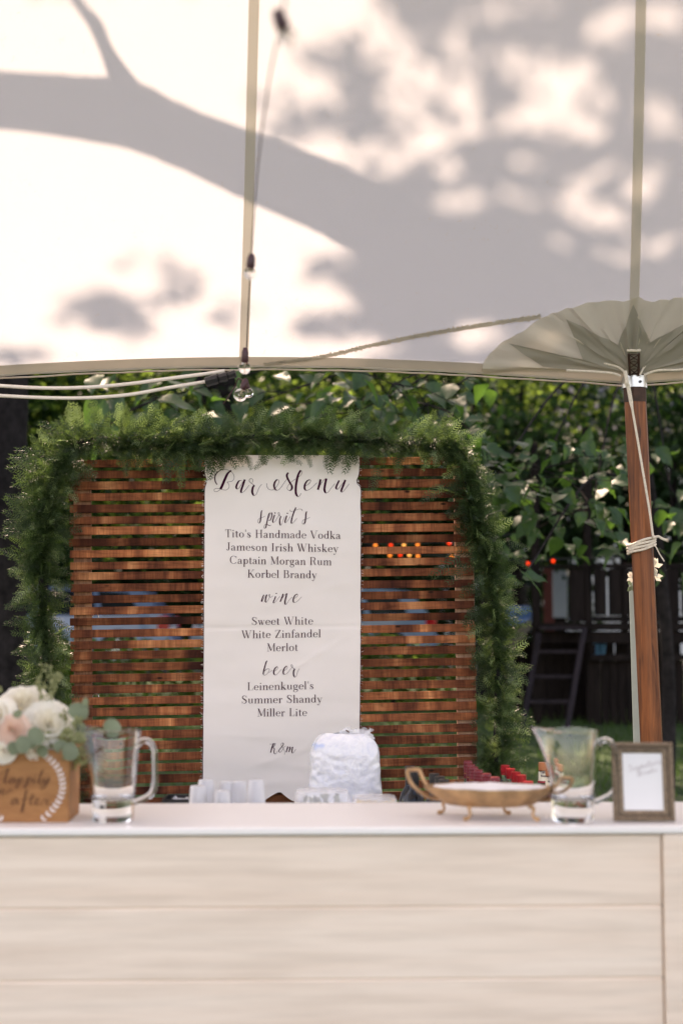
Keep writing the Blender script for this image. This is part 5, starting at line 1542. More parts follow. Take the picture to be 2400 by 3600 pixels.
# ---- cups on the work shelf
def cups():
    t = NT('frosted_plastic')
    p = t.principled(Base_Color=(.93, .93, .95), Roughness=.3, IOR=1.4)
    p.inputs['Transmission Weight'].default_value = .5
    mat = t.mat
    def cup(px, py, Y, n, label):
        z_top = W(px, py, Y).z
        x = W(px, py, Y).x
        root = empty('cup_stack', (x, Y, SH), 0, label, 'cups', 'stacks of clear plastic cups')
        H = .086; step = max(.006, (z_top - SH - H) / max(1, n - 1))
        H0 = z_top - SH - step * (n - 1)
        me = None
        for k in range(n):
            if me is None:
                me = MB().lathe([(.0285, 0), (.0290, .002), (.0278, .005), (.0225, H0 - .004), (.0205, H0), (0, H0 - .0005), (0, H0 - .0015), (.0198, H0 - .0015), (.0215, H0 - .005), (.0268, .004)], 28).mesh('cup', mat)
            place('cup', me, root, loc=(0, 0, k * step))
    cup(697, 2762, 4.08, 3, 'front left stack of upturned plastic cups beside the banner edge')
    cup(725, 2741, 4.20, 5, 'tall back left stack of upturned plastic cups')
    cup(780, 2779, 4.06, 2, 'short front stack of upturned plastic cups, third from the left')
    cup(800, 2748, 4.22, 4, 'back stack of upturned plastic cups behind the short one')
    cup(838, 2747, 4.22, 4, 'back stack of upturned plastic cups just left of the rightmost stack')
    cup(901, 2742, 4.12, 5, 'rightmost stack of upturned plastic cups in front of the banner')
cups()

# ---- bag of ice
def ice_bag():
    c = Vector((W(1212, 2790, 5.02).x, 5.02, BT + .0005))
    t = NT('bagged_ice')
    vec = t.coords()
    v = t.n('TexVoronoi'); v.inputs['Scale'].default_value = 46; t.l(vec, v.inputs['Vector'])
    nz = t.noise(26, 5, .65, vec, 1.4)
    c1 = t.ramp(nz.outputs[0], [(.3, (.74, .77, .86)), (.6, (.90, .91, .94))])
    p = t.principled(Roughness=.12)
    p.inputs['Transmission Weight'].default_value = .12
    p.inputs['Subsurface Weight'].default_value = .25
    p.inputs['Subsurface Radius'].default_value = (.03, .03, .035)
    sx = t.n('SeparateXYZ'); t.l(vec, sx.inputs[0])
    n2 = t.noise(16, 4, .6, vec)
    # printed blue band near the top of the bag
    ma = t.n('Math', operation='MULTIPLY_ADD'); t.l(n2.outputs[0], ma.inputs[0]); ma.inputs[1].default_value = .06; t.l(sx.outputs[2], ma.inputs[2])
    bf = t.ramp(ma.outputs[0], [(.385, (0, 0, 0)), (.40, (.55, .55, .55)), (.412, (0, 0, 0))])
    n3 = t.noise(11, 2, .5, vec)
    bf2 = t.mixc((0, 0, 0), bf, t.ramp(n3.outputs[0], [(.52, (0, 0, 0)), (.58, (1, 1, 1))]))
    t.l(t.mixc(c1, (.16, .38, .85), bf2), p.inputs['Base Color'])
    ad = t.n('Math', operation='ADD'); t.l(v.outputs['Distance'], ad.inputs[0]); t.l(nz.outputs[0], ad.inputs[1])
    t.l(t.bump(ad.outputs[0], .5, .004), p.inputs['Normal'])
    root = empty('ice_bag', c, R(3), 'plastic bag full of ice standing in front of the banner', 'ice bag')
    H = .405; nu, nv = 96, 84
    def f(u, v_):
        a = 2 * math.pi * u
        z = H * v_
        wx = .142 * (1 - .16 * v_ + .03 * math.sin(v_ * 7)); wy = .085 * (1 - .14 * v_)
        if v_ > .80: q = (v_ - .80) / .20; sh = math.sqrt(max(0, 1 - q * q * .93)); wx *= .42 + .58 * sh; wy *= .25 + .75 * sh
        if v_ < .06: q = 1 - v_ / .06; wx *= 1 - .10 * q * q; wy *= 1 - .14 * q * q
        ca, sa = math.cos(a), math.sin(a)
        e = .68
        x = wx * math.copysign(abs(ca) ** e, ca); y = wy * math.copysign(abs(sa) ** e, sa)
        d = noise.noise(Vector((x * 24, y * 24, z * 24))) * .003 + noise.noise(Vector((x * 55, y * 55, z * 55))) * .0022
        return (x * (1 + d / .1), y * (1 + d / .08), z + (.005 * noise.noise(Vector((x * 20, y * 20, 1))) if v_ > .8 else 0))
    MB().grid(f, nu, nv).build('filled_bag', t.mat, root, angle=180)
    t2 = NT('loose_plastic')
    p2 = t2.principled(Base_Color=(.90, .91, .94), Roughness=.25)
    tp = t2.n('BsdfTransparent'); mx = t2.n('MixShader'); mx.inputs[0].default_value = .38
    t2.l(tp.outputs[0], mx.inputs[1]); t2.l(p2.outputs[0], mx.inputs[2]); t2.l(mx.outputs[0], t2.out.inputs['Surface'])
    M['film'] = t2.mat
    def g(u, v_):
        a = 2 * math.pi * u
        r = .055 - .020 * v_ + .022 * noise.noise(Vector((math.cos(a) * 2.5, math.sin(a) * 2.5, v_ * 3)))
        return (r * math.cos(a) * 1.25 + .03 + .01 * v_, r * math.sin(a) * .45, .385 + .034 * v_ + .018 * noise.noise(Vector((a * 2, v_ * 2, 0))) * v_)
    MB().grid(g, 60, 8).build('gathered_top', M['film'], root, angle=180)
    MB().tube([(.002, -.028, .418), (.014, -.030, .410)], .0022, 6).build('twist_tie', M['brown_ink'], root)
ice_bag()

# ---- fruit boxes and black bin
def trays():
    fm = M['film']
    def clam(px, Y, w, h, z0, label, fruit):
        x = W(px, 2800, Y).x
        root = empty('fruit_box', (x, Y, z0), R(2), label, 'plastic box', 'plastic boxes of fruit behind the bar')
        def f(u, v_):
            a = 2 * math.pi * u; ca, sa = math.cos(a), math.sin(a)
            s_ = 1 - .12 * v_ ** 2 if v_ < .92 else .86 * (1 - (v_ - .92) / .08)
            rx, ry = w / 2 * s_, .07 * s_
            return (rx * math.copysign(abs(ca) ** .35, ca), ry * math.copysign(abs(sa) ** .35, sa), min(h, h * v_ / .92) + .002 * noise.noise(Vector((u * 20, v_ * 4, 0))))
        MB().grid(f, 48, 14).build('lid', fm, root, angle=50)
        MB().box((0, 0, .003), (w * .98, .136, .005), bev=.001).build('tray', M['bar_top'], root)
        cols = {'lime': simple('lime_wedge', (.22, .22, .10), .4, var=.5, scale=60), 'lemon': simple('lemon_wedge', (.80, .52, .12), .4, var=.3, scale=50)}
        for i in range(26 if fruit == 'lemon' else 20):
            mb = MB(); r = .013
            vs_ = [(0, 0, 0)] + [(r * math.cos(a), 0, r * math.sin(a)) for a in [math.pi * k / 6 for k in range(7)]] + [(0, .012, r * .3)]
            mb.add(vs_, [(0, k, k + 1) for k in range(1, 7)] + [(8, k + 1, k) for k in range(1, 7)])
            mb.build('wedge', cols[fruit], root, loc=(rng.uniform(-w * .38, w * .38), rng.uniform(-.045, .045), rng.uniform(.006, h * .6)), rot=(rng.uniform(0, 3), rng.uniform(0, 3), rng.uniform(0, 3)))
    clam(1132, 4.22, .165, .055, SH + .028, 'clear plastic box of limes in front of the ice bag', 'lime')
    clam(1316, 4.20, .135, .045, SH + .022, 'clear plastic box of lemon wedges to the right of the limes', 'lemon')
    for px, hh, lb in ((1132, .0265, 'left'), (1316, .0205, 'right')):
        o = MB().box((0, 0, hh / 2), (.14, .11, hh), bev=.003).build('white_tray', M['bar_top'], None, loc=(W(px, 2800, 4.21).x, 4.21, SH + .0005))
        tag(o, 'low white tray under the ' + lb + ' plastic box of fruit', 'tray', 'trays under the fruit boxes')
    x = W(668, 2805, 4.25).x
    root = empty('black_bin', (x, 4.25, SH), 0, 'low black plastic bin with crinkled film at the left behind the bar', 'bin')
    mb = MB()
    for (cx_, cy_, sx_, sy_) in ((0, -.06, .15, .004), (0, .06, .15, .004), (-.073, 0, .004, .116), (.073, 0, .004, .116)): mb.box((cx_, cy_, .03), (sx_, sy_, .058))
    mb.box((0, 0, .003), (.14, .114, .004))
    mb.build('tub', M['black'], root, False)
    MB().grid(lambda u, v_: (-.05 + .1 * u, -.04 + .08 * v_, .048 + .022 * noise.noise(Vector((u * 7, v_ * 7, 0)))), 16, 12).build('film', M['film'], root)
trays()

# ---- bottles
def bottles():
    red = simple('red_screw_cap', (.38, .008, .014), .28, .25, .1, 20)
    wine = simple('wine_foil_cap', (.17, .004, .012), .38, .1, .15, 20)
    orange = simple('orange_cap', (.48, .16, .06), .45)
    gold = simple('gold_line', (.75, .45, .12), .35, .8)
    blk = M['black']
    g_green = glass('green_bottle_glass', (.10, .22, .12), .02)
    g_clear = glass('clear_bottle_glass', (.80, .93, .86), .02)
    g_dark = glass('dark_bottle_glass', (.035, .03, .04), .02)
    g_rum = glass('rum_bottle_glass', (.25, .07, .025), .02)
    cream = simple('cream_label', (.80, .72, .56), .7, var=.04)
    redlab = simple('red_label_band', (.36, .02, .03), .6)
    def bottle(kind):
        R0 = .037
        root = empty('bottle', (0, 0, 0))
        if kind == 'wine':
            H = .305; pr = [(0, .002), (.034, 0), (R0, .006), (R0, .185), (.033, .205), (.018, .225), (.0145, .24), (.0140, H - .001), (0, H - .001)]
            MB().lathe(pr, 24).build('glass_body', g_green, root)
            cp = [(.0148, H - .058), (.0152, H - .056)]
            for k in range(5): z = H - .050 + k * .010; cp += [(.0152, z), (.0160, z + .003), (.0160, z + .006), (.0152, z + .008)]
            cp += [(.0150, H + .001), (.0135, H + .003), (0, H + .003)]
            MB().lathe(cp, 20).build('foil_cap', wine, root, angle=25)
            MB().lathe([(.0154, H - .041), (.0156, H - .0405), (.0154, H - .040)], 20).build('gold_line', gold, root)
            MB().lathe([(R0 + .0006, .06), (R0 + .0006, .15)], 24).build('label', cream, root)
        elif kind == 'vodka':
            H = .292; pr = [(0, .002), (.034, 0), (R0, .006), (R0, .20), (.034, .215), (.018, .238), (.0135, .25), (.0135, H - .001), (0, H - .001)]
            MB().lathe(pr, 24).build('glass_body', g_clear, root)
            MB().lathe([(.0150, H - .022), (.0160, H - .021), (.0160, H + .002), (.0148, H + .004), (0, H + .004)], 20).build('screw_cap', red, root, angle=25)
            MB().lathe([(.0146, H - .030), (.0150, H - .0295), (.0150, H - .0235), (.0146, H - .023)], 20).build('neck_ring', red, root, angle=25)
            MB().lathe([(R0 + .0006, .05), (R0 + .0006, .15)], 24).build('label', cream, root)
        elif kind == 'dark':
            H = .30; pr = [(0, .002), (.034, 0), (R0, .006), (R0, .19), (.030, .212), (.0165, .235), (.0145, .25), (.0140, H - .001), (0, H - .001)]
            MB().lathe(pr, 24).build('glass_body', g_dark, root)
            MB().lathe([(.0150, H - .060), (.0158, H - .058), (.0156, H - .02), (.0166, H - .018), (.0166, H + .001), (.015, H + .003), (0, H + .003)], 20).build('foil_cap', blk, root, angle=25)
            MB().lathe([(R0 + .0006, .06), (R0 + .0006, .15)], 24).build('label', cream, root)
        else:
            H = .295; pr = [(0, .002), (.036, 0), (.039, .006), (.039, .17), (.036, .195), (.021, .225), (.0165, .235), (.0145, H - .001), (0, H - .001)]
            MB().lathe(pr, 24).build('glass_body', g_rum, root)
            MB().lathe([(.0150, H - .024), (.0160, H - .022), (.0160, H + .002), (.0148, H + .004), (0, H + .004)], 20).build('screw_cap', orange, root, angle=25)
            MB().lathe([(.0182, .236), (.0165, .2390), (.0158, H - .027)], 24).build('neck_label', cream, root)
            MB().lathe([(.0195, .2295), (.0186, .2358)], 24).build('label_band', redlab, root)
            MB().lathe([(.0396, .05), (.0396, .15)], 24).build('label', cream, root)
        return root
    protos = {}
    rows = [('wine', 1644, 2668, 'far'), ('wine', 1653, 2680, ''), ('wine', 1664, 2689, ''), ('wine', 1680, 2700, ''), ('wine', 1709, 2712, ''), ('wine', 1739, 2724, ''),
            ('vodka', 1774, 2683, ''), ('vodka', 1793, 2695, ''), ('vodka', 1812, 2706, ''), ('vodka', 1831, 2717, ''), ('vodka', 1855, 2739, ''),
            ('rum', 1907, 2674, ''), ('rum', 1932, 2692, ''),
            ('dark', 1440, 2686, ''), ('dark', 1455, 2697, ''), ('dark', 1525, 2712, ''), ('dark', 1545, 2722, ''), ('dark', 1559, 2732, '')]
    LBL = {'wine': ['wine bottle with a ribbed dark red cap, farthest left and tallest in its row', 'wine bottle with a dark red cap, second in the row behind the tray', 'wine bottle with a dark red cap, third in the row', 'wine bottle with a gold-lettered dark red cap, fourth in the row', 'wine bottle with a dark red cap, fifth in the row', 'wine bottle with a dark red cap, last and nearest in its row'],
           'vodka': ['clear bottle with a shiny red cap, farthest left of the five', 'clear bottle with a shiny red cap, second of the five', 'clear bottle with a shiny red cap, middle of the five', 'clear bottle with a shiny red cap, fourth of the five', 'clear bottle with a shiny red cap, nearest to the pitcher'],
           'rum': ['rum bottle with an orange cap and cream neck label', 'rum bottle with a cream neck label half hidden by the glass pitcher'],
           'dark': ['dark bottle with a black cap behind the brass tray handle, taller one', 'dark bottle with a black cap just right of the tallest dark one', 'dark bottle with a black cap, left of the three between tray handle and wine', 'dark bottle with a black cap, middle of the three', 'dark bottle with a black cap, right of the three']}
    GRP = {'wine': 'wine bottles with dark red caps', 'vodka': 'clear bottles with red caps', 'rum': 'rum bottles', 'dark': 'dark bottles with black caps'}
    HT = {'wine': .308, 'vodka': .296, 'rum': .299, 'dark': .303}
    cnt = {}
    for kind, px, py, _ in rows:
        if kind not in protos: protos[kind] = bottle(kind); o = protos[kind]
        else: o = copy_tree(protos[kind])
        z = BT + HT[kind]
        Y = (1.57 - z) * F / (py - 2190)
        Y = min(Y, 5.22)
        o.location = (W(px, py, Y).x, Y, BT + .0005)
        o.rotation_euler = (0, 0, rng.uniform(0, 6))
        k = cnt.get(kind, 0); cnt[kind] = k + 1
        tag(o, LBL[kind][k], 'bottle', GRP[kind])
        if kind == 'rum':
            o.rotation_euler = (0, 0, 0)
            for (txt, zz, hh, wd) in (('Captain', .2625, .0075, .0235), ('Morgan', .2505, .0075, .0225)):
                base = Vector(o.location)
                def fn(x, y, lift, base=base):
                    rr = .0166 + lift * .35; a = x / rr
                    return base + Vector((rr * math.sin(a), -rr * math.cos(a), y))
                adv = sum(GL[c][0] + .05 for c in txt)
                strokes = []; off = 0; sx = wd / adv
                for ch in txt:
                    for s_ in GL[ch][1]: strokes.append([(-wd / 2 + (off + x) * sx, zz + y * hh, w * hh * 1.5) for x, y, w in s_])
                    off += GL[ch][0] + .05
                ribbon_mesh(strokes, fn, base, 'lettering', M['ink'], o)
bottles()

# ---- string of bulbs, cords
def string_lights():
    P0 = W(860, 1395, 4.9)
    root = empty('string_lights', P0, 0, 'string of clear round bulbs on a thin brown wire hanging under the tent', 'string lights')
    pts = [(862, 1300, 5.08), (866, 1245, 4.55), (872, 1100, 4.2), (884, 900, 3.7), (905, 600, 3.1), (940, 320, 2.6), (968, 170, 2.32), (990, 80, 2.15), (1000, 0, 2.02), (1012, -160, 1.8), (1030, -500, 1.45)]
    P = smooth_path([tuple(W(*p) - P0) for p in pts], 8)
    MB().tube(P, .0018, 6).build('wire', M['wire'], root)
    def bulb(px, py, Y, r, down, sl=.045):
        c = W(px, py, Y) - P0
        d = Vector(down).normalized()
        mb = MB().tube([c - d * (r + sl), c - d * (r + sl * .7), c - d * (r + .004), c - d * (r - .004)], [.006, .0105, .0115, .0085], 12)
        so = mb.build('socket', M['socket'], root)
        b = MB(); n = 20; vs_ = []
        b.lathe([(max(.0001, r * math.sin(math.pi * k / 12)), -r * math.cos(math.pi * k / 12)) for k in range(13)], n, c)
        b.build('bulb', M['bulb'], root)
        f = MB().tube([c - d * r * .8, c - d * r * .1], [.003, .0015], 6)
        for a in range(5): f.tube([c - d * r * .1 + Vector((.006 * math.cos(a * 1.26), .006 * math.sin(a * 1.26), 0)), c + Vector((.006 * math.cos(a * 1.26 + .6), .006 * math.sin(a * 1.26 + .6), r * .3))], .0004, 4)
        f.build('filament', M['filament'], root)
    bulb(860, 1294, 4.45, .0195, (-.03, .1, -1))
    bulb(845, 1389, 4.75, .0225, (-.35, 0, -1), .036)
    bulb(873, 1382, 5.05, .0180, (.25, .1, -1), .036)
    bulb(878, 962, 3.6, .016, (-.1, .1, -1), .035)
    bulb(1012, 138, 2.12, .0165, (.4, .1, -1), .032)
    MB().tube(smooth_path([tuple(W(862, 1340, 4.9) - P0), tuple(W(866, 1352, 4.92) - P0), tuple(W(840, 1330, 4.95) - P0), tuple(W(825, 1360, 5.0) - P0), tuple(W(800, 1400, 5.0) - P0), tuple(W(785, 1420, 5.02) - P0)], 5), .0025, 6).build('loose_wire', M['wire'], root)
string_lights()
def cords():
    Y = 5.06
    p0 = W(730, 1335, Y)
    for i, (pts, lb) in enumerate((([(-900, 1290), (-500, 1325), (-200, 1343), (0, 1356), (150, 1364), (300, 1362), (450, 1350), (600, 1330), (740, 1312), (790, 1304)], 'upper of the two white cables swagging under the tent edge'),
                                 ([(-900, 1320), (-500, 1358), (-200, 1380), (0, 1391), (150, 1398), (300, 1399), (450, 1388), (600, 1362), (728, 1341)], 'lower of the two white cables, running into the black plug'))):
        P = smooth_path([tuple(W(x, y, Y) - p0) for x, y in pts], 6)
        o = MB().tube(P, .0064, 10).build('cable', M['cord'], None, loc=p0)
        tag(o, lb, 'cable', 'white cables under the tent edge')
    root = empty('black_plug', W(775, 1330, Y - .01), R(0), 'taped black plug and socket joining the cables under the tent edge', 'plug')
    c = root.location
    for (a, b, r, nm) in (((722, 1344), (768, 1331), .019, 'plug_body'), ((768, 1331), (800, 1323), .0175, 'socket_body'), ((800, 1321), (830, 1313), .0145, 'taped_end')):
        A = W(*a, Y - .02) - c; B = W(*b, Y - .02) - c
        P = [A, A.lerp(B, .08), A.lerp(B, .35), A.lerp(B, .65), A.lerp(B, .92), B]
        mb = MB().tube(P, [r * .8, r, r * .94, r * 1.02, r * .96, r * .7], 8)
        mb.build(nm, M['black'], root, angle=25)
cords()

# ================================================================ behind: playset, cars, house, lights, broad leaves
def playset():
    Y = 12.6
    g = G(0, Y)
    O = W(2100, 2300, Y); O.z = g
    root = empty('wooden_playset', O, 0, 'dark stained wooden playset with a railed deck and a slanting ladder', 'playset')
    def wx(px): return W(px, 2190, Y).x - O.x
    def wz(py): return W(1200, py, Y).z - g
    def board(name, px0, px1, py0, py1, d=.04, dy=0, mat='deck'):
        x0, x1 = wx(px0), wx(px1); z1, z0 = wz(py0), wz(py1)
        z0 = max(z0, .0)
        return MB().box(((x0 + x1) / 2, dy, (z0 + z1) / 2), (abs(x1 - x0), d, z1 - z0), bev=.004).build(name, M[mat], root, False)
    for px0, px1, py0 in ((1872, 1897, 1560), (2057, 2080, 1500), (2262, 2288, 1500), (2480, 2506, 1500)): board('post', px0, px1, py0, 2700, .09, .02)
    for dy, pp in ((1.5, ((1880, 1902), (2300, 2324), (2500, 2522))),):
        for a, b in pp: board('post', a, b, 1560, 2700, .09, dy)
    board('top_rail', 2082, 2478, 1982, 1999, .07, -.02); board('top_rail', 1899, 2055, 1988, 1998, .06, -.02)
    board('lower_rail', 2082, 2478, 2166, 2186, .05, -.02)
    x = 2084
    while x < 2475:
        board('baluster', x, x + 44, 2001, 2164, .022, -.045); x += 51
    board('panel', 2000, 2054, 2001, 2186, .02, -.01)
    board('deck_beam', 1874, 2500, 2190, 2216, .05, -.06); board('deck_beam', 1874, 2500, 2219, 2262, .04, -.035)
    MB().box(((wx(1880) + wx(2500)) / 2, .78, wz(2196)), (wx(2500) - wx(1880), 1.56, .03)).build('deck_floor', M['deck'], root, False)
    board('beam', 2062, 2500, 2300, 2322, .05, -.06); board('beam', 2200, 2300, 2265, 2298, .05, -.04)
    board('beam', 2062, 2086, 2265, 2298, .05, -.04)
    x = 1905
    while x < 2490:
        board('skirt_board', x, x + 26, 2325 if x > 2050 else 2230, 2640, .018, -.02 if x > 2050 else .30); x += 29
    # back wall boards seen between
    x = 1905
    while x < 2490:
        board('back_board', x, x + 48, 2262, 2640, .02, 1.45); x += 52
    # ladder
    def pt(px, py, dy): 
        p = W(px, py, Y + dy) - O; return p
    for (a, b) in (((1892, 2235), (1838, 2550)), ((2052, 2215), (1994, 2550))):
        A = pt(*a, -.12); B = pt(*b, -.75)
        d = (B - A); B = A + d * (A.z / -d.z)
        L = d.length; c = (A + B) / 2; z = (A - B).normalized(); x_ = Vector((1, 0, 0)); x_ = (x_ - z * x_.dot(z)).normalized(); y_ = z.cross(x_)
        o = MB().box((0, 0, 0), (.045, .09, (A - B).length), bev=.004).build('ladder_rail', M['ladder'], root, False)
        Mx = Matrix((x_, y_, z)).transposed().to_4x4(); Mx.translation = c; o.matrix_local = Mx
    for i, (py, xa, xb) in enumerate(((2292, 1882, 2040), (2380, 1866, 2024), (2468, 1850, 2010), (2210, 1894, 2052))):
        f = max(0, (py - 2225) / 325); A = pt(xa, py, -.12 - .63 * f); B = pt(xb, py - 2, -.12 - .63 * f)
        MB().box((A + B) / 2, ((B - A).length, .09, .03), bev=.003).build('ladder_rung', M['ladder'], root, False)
    # things on and behind the deck
    o = MB().box((0, 0, 0), (.125, .03, .42), bev=.004).build('blue_grey_door', simple('blue_grey_paint', (.36, .42, .52), .6, var=.05), None, loc=W(1967, 2089, 16.2))
    A = W(1967, 2089, 16.2); o.scale = (1.29, 1, 1.27); o.location = (A.x, 16.2, A.z)
    mb = MB()
    o.data.transform(Matrix.Translation((0, 0, 0)))
    tag(o, 'pale blue-grey board standing upright behind the ladder opening', 'board')
    # its long lower part reaching the ground
    low = A.z - .27
    MB().box((0, 0, -(low - G(0, 16.2)) / 2 / 1.27 - .21 * 1.0), (.10, .028, (low - G(0, 16.2)) / 1.27)).build('lower_board', M['deck'], o, False)
    r = MB().box((0, 0, 0), (.13, .03, 1.5)).build('red_board', simple('brick_red_paint', (.14, .03, .025), .7, var=.2), None, loc=(W(1930, 2090, 16.4).x, 16.4, G(0, 16.4) + .75))
    tag(r, 'dark red board beside the pale blue-grey one', 'board')
    # hammock / tarp
    def tf(u, v):
        p = W(1755 + 110 * u, 2205 - 30 * u + (95 - 60 * u) * v + 12 * math.sin(u * 3.1) , 11.8 + .6 * v)
        return p
    o = MB().grid(tf, 12, 8).build('canvas_sling', simple('khaki_canvas', (.17, .15, .13), .85, var=.1))
    tag(o, 'khaki canvas sling hanging left of the ladder, behind the garland', 'sling')
    c_ = W(1822, 2175, 13.8)
    bb = empty('blue_bucket', (c_.x, 13.8, c_.z - .12), 0, 'blue plastic bucket standing on a dark bench left of the playset', 'bucket')
    hb_ = .24
    bn = empty('bench', (c_.x - .1, 13.8, G(0, 13.8)), 0, 'dark wooden bench under the blue bucket left of the playset', 'bench')
    zt = c_.z - .122 - G(0, 13.8)
    MB().box((0, 0, zt - .02), (.9, .35, .036)).build('seat', M['deck'], bn, False)
    for sx in (-1, 1):
        for sy in (-1, 1): MB().box((sx * .40, sy * .14, (zt - .04) / 2), (.05, .05, zt - .04)).build('leg', M['deck'], bn, False)
    MB().lathe([(0, 0), (.11, 0), (.125, .03), (.125, hb_ * .3), (.130, hb_ * .33), (.125, hb_ * .36), (.125, hb_ * .64), (.130, hb_ * .67), (.125, hb_ * .70), (.12, hb_ - .03), (.11, hb_), (0, hb_)], 22).build('drum', simple('blue_plastic', (.04, .12, .26), .4), bb)
    MB().lathe([(.03, 0), (.03, .02), (0, .022)], 10, (.08, 0, hb_)).build('bung', M['black'], bb)
    # blue pail behind the opening under the deck
    c_ = W(2105, 2284, 13.2)
    o = MB().lathe([(0, -.06), (.05, -.06), (.07, .08), (.075, .085), (.065, .083), (.045, -.05), (0, -.05)], 16).build('blue_pail', simple('blue_pail_plastic', (.08, .30, .55), .4), None, loc=c_)
    tag(o, 'small blue pail in the dark opening under the deck', 'pail')
    o = MB().box((0, 0, c_.z - .06 - G(0, 13.2) - (c_.z - .06 - G(0, 13.2)) / 2 - (c_.z - .06 - G(0, 13.2)) / 2), (.5, .3, .02)).build('shelf_board', M['deck'], None, False, loc=(c_.x, 13.2, c_.z - .072))
    tag(o, 'dark shelf board under the deck holding the blue pail', 'board')
    for s in (-1, 1):
        hh = c_.z - .083 - G(0, 13.2); MB().box((s * .2, 0, -.01 - hh / 2), (.04, .04, hh)).build('support', M['deck'], o, False)
playset()

def party_lights():
    Y = 11.6
    mat = []
    for nm, col in (('red_light', (1, .06, .02)), ('orange_light', (1, .30, .06)), ('amber_light', (1, .5, .14))):
        t = NT(nm); e = t.n('Emission'); e.inputs[0].default_value = (*col, 1); e.inputs[1].default_value = .40
        t.l(e.outputs[0], t.out.inputs['Surface']); mat.append(t.mat)
    a = W(1500, 1935, Y)
    root = empty('light_strand', a, 0, 'strand of small glowing red and orange lights behind the slats and playset', 'string lights')
    L = [(1319, 1917, 1), (1373, 1917, 0), (1419, 1917, 2), (1467, 1916, 1), (1370, 1952, 1), (1406, 1950, 0), (1438, 1951, 2), (1468, 1955, 1), (1587, 1959, 1), (1578, 1909, 0), (1854, 1981, 0), (1943, 1972, 0), (2285, 1960, 0)]
    me = [MB().lathe([(.0001, -.015), (.011, -.011), (.015, 0), (.011, .011), (.0001, .015)], 10).mesh('bulb', m_) for m_ in mat]
    for x, y, k in L: place('bulb', me[k], root, loc=W(x, y, Y) - a)
    for row in ((1319, 1911), (1319, 1946)):
        pts = sorted([(x, y) for x, y, k in L if (y < 1930) == (row[1] < 1930)])
        pts = [(pts[0][0] - 300, pts[0][1] - 30)] + pts + [(pts[-1][0] + 260, pts[-1][1] - 30)]
        MB().tube([W(x, y - 6, Y) - a for x, y in pts], .004, 5).build('wire', M['black'], root)
party_lights()

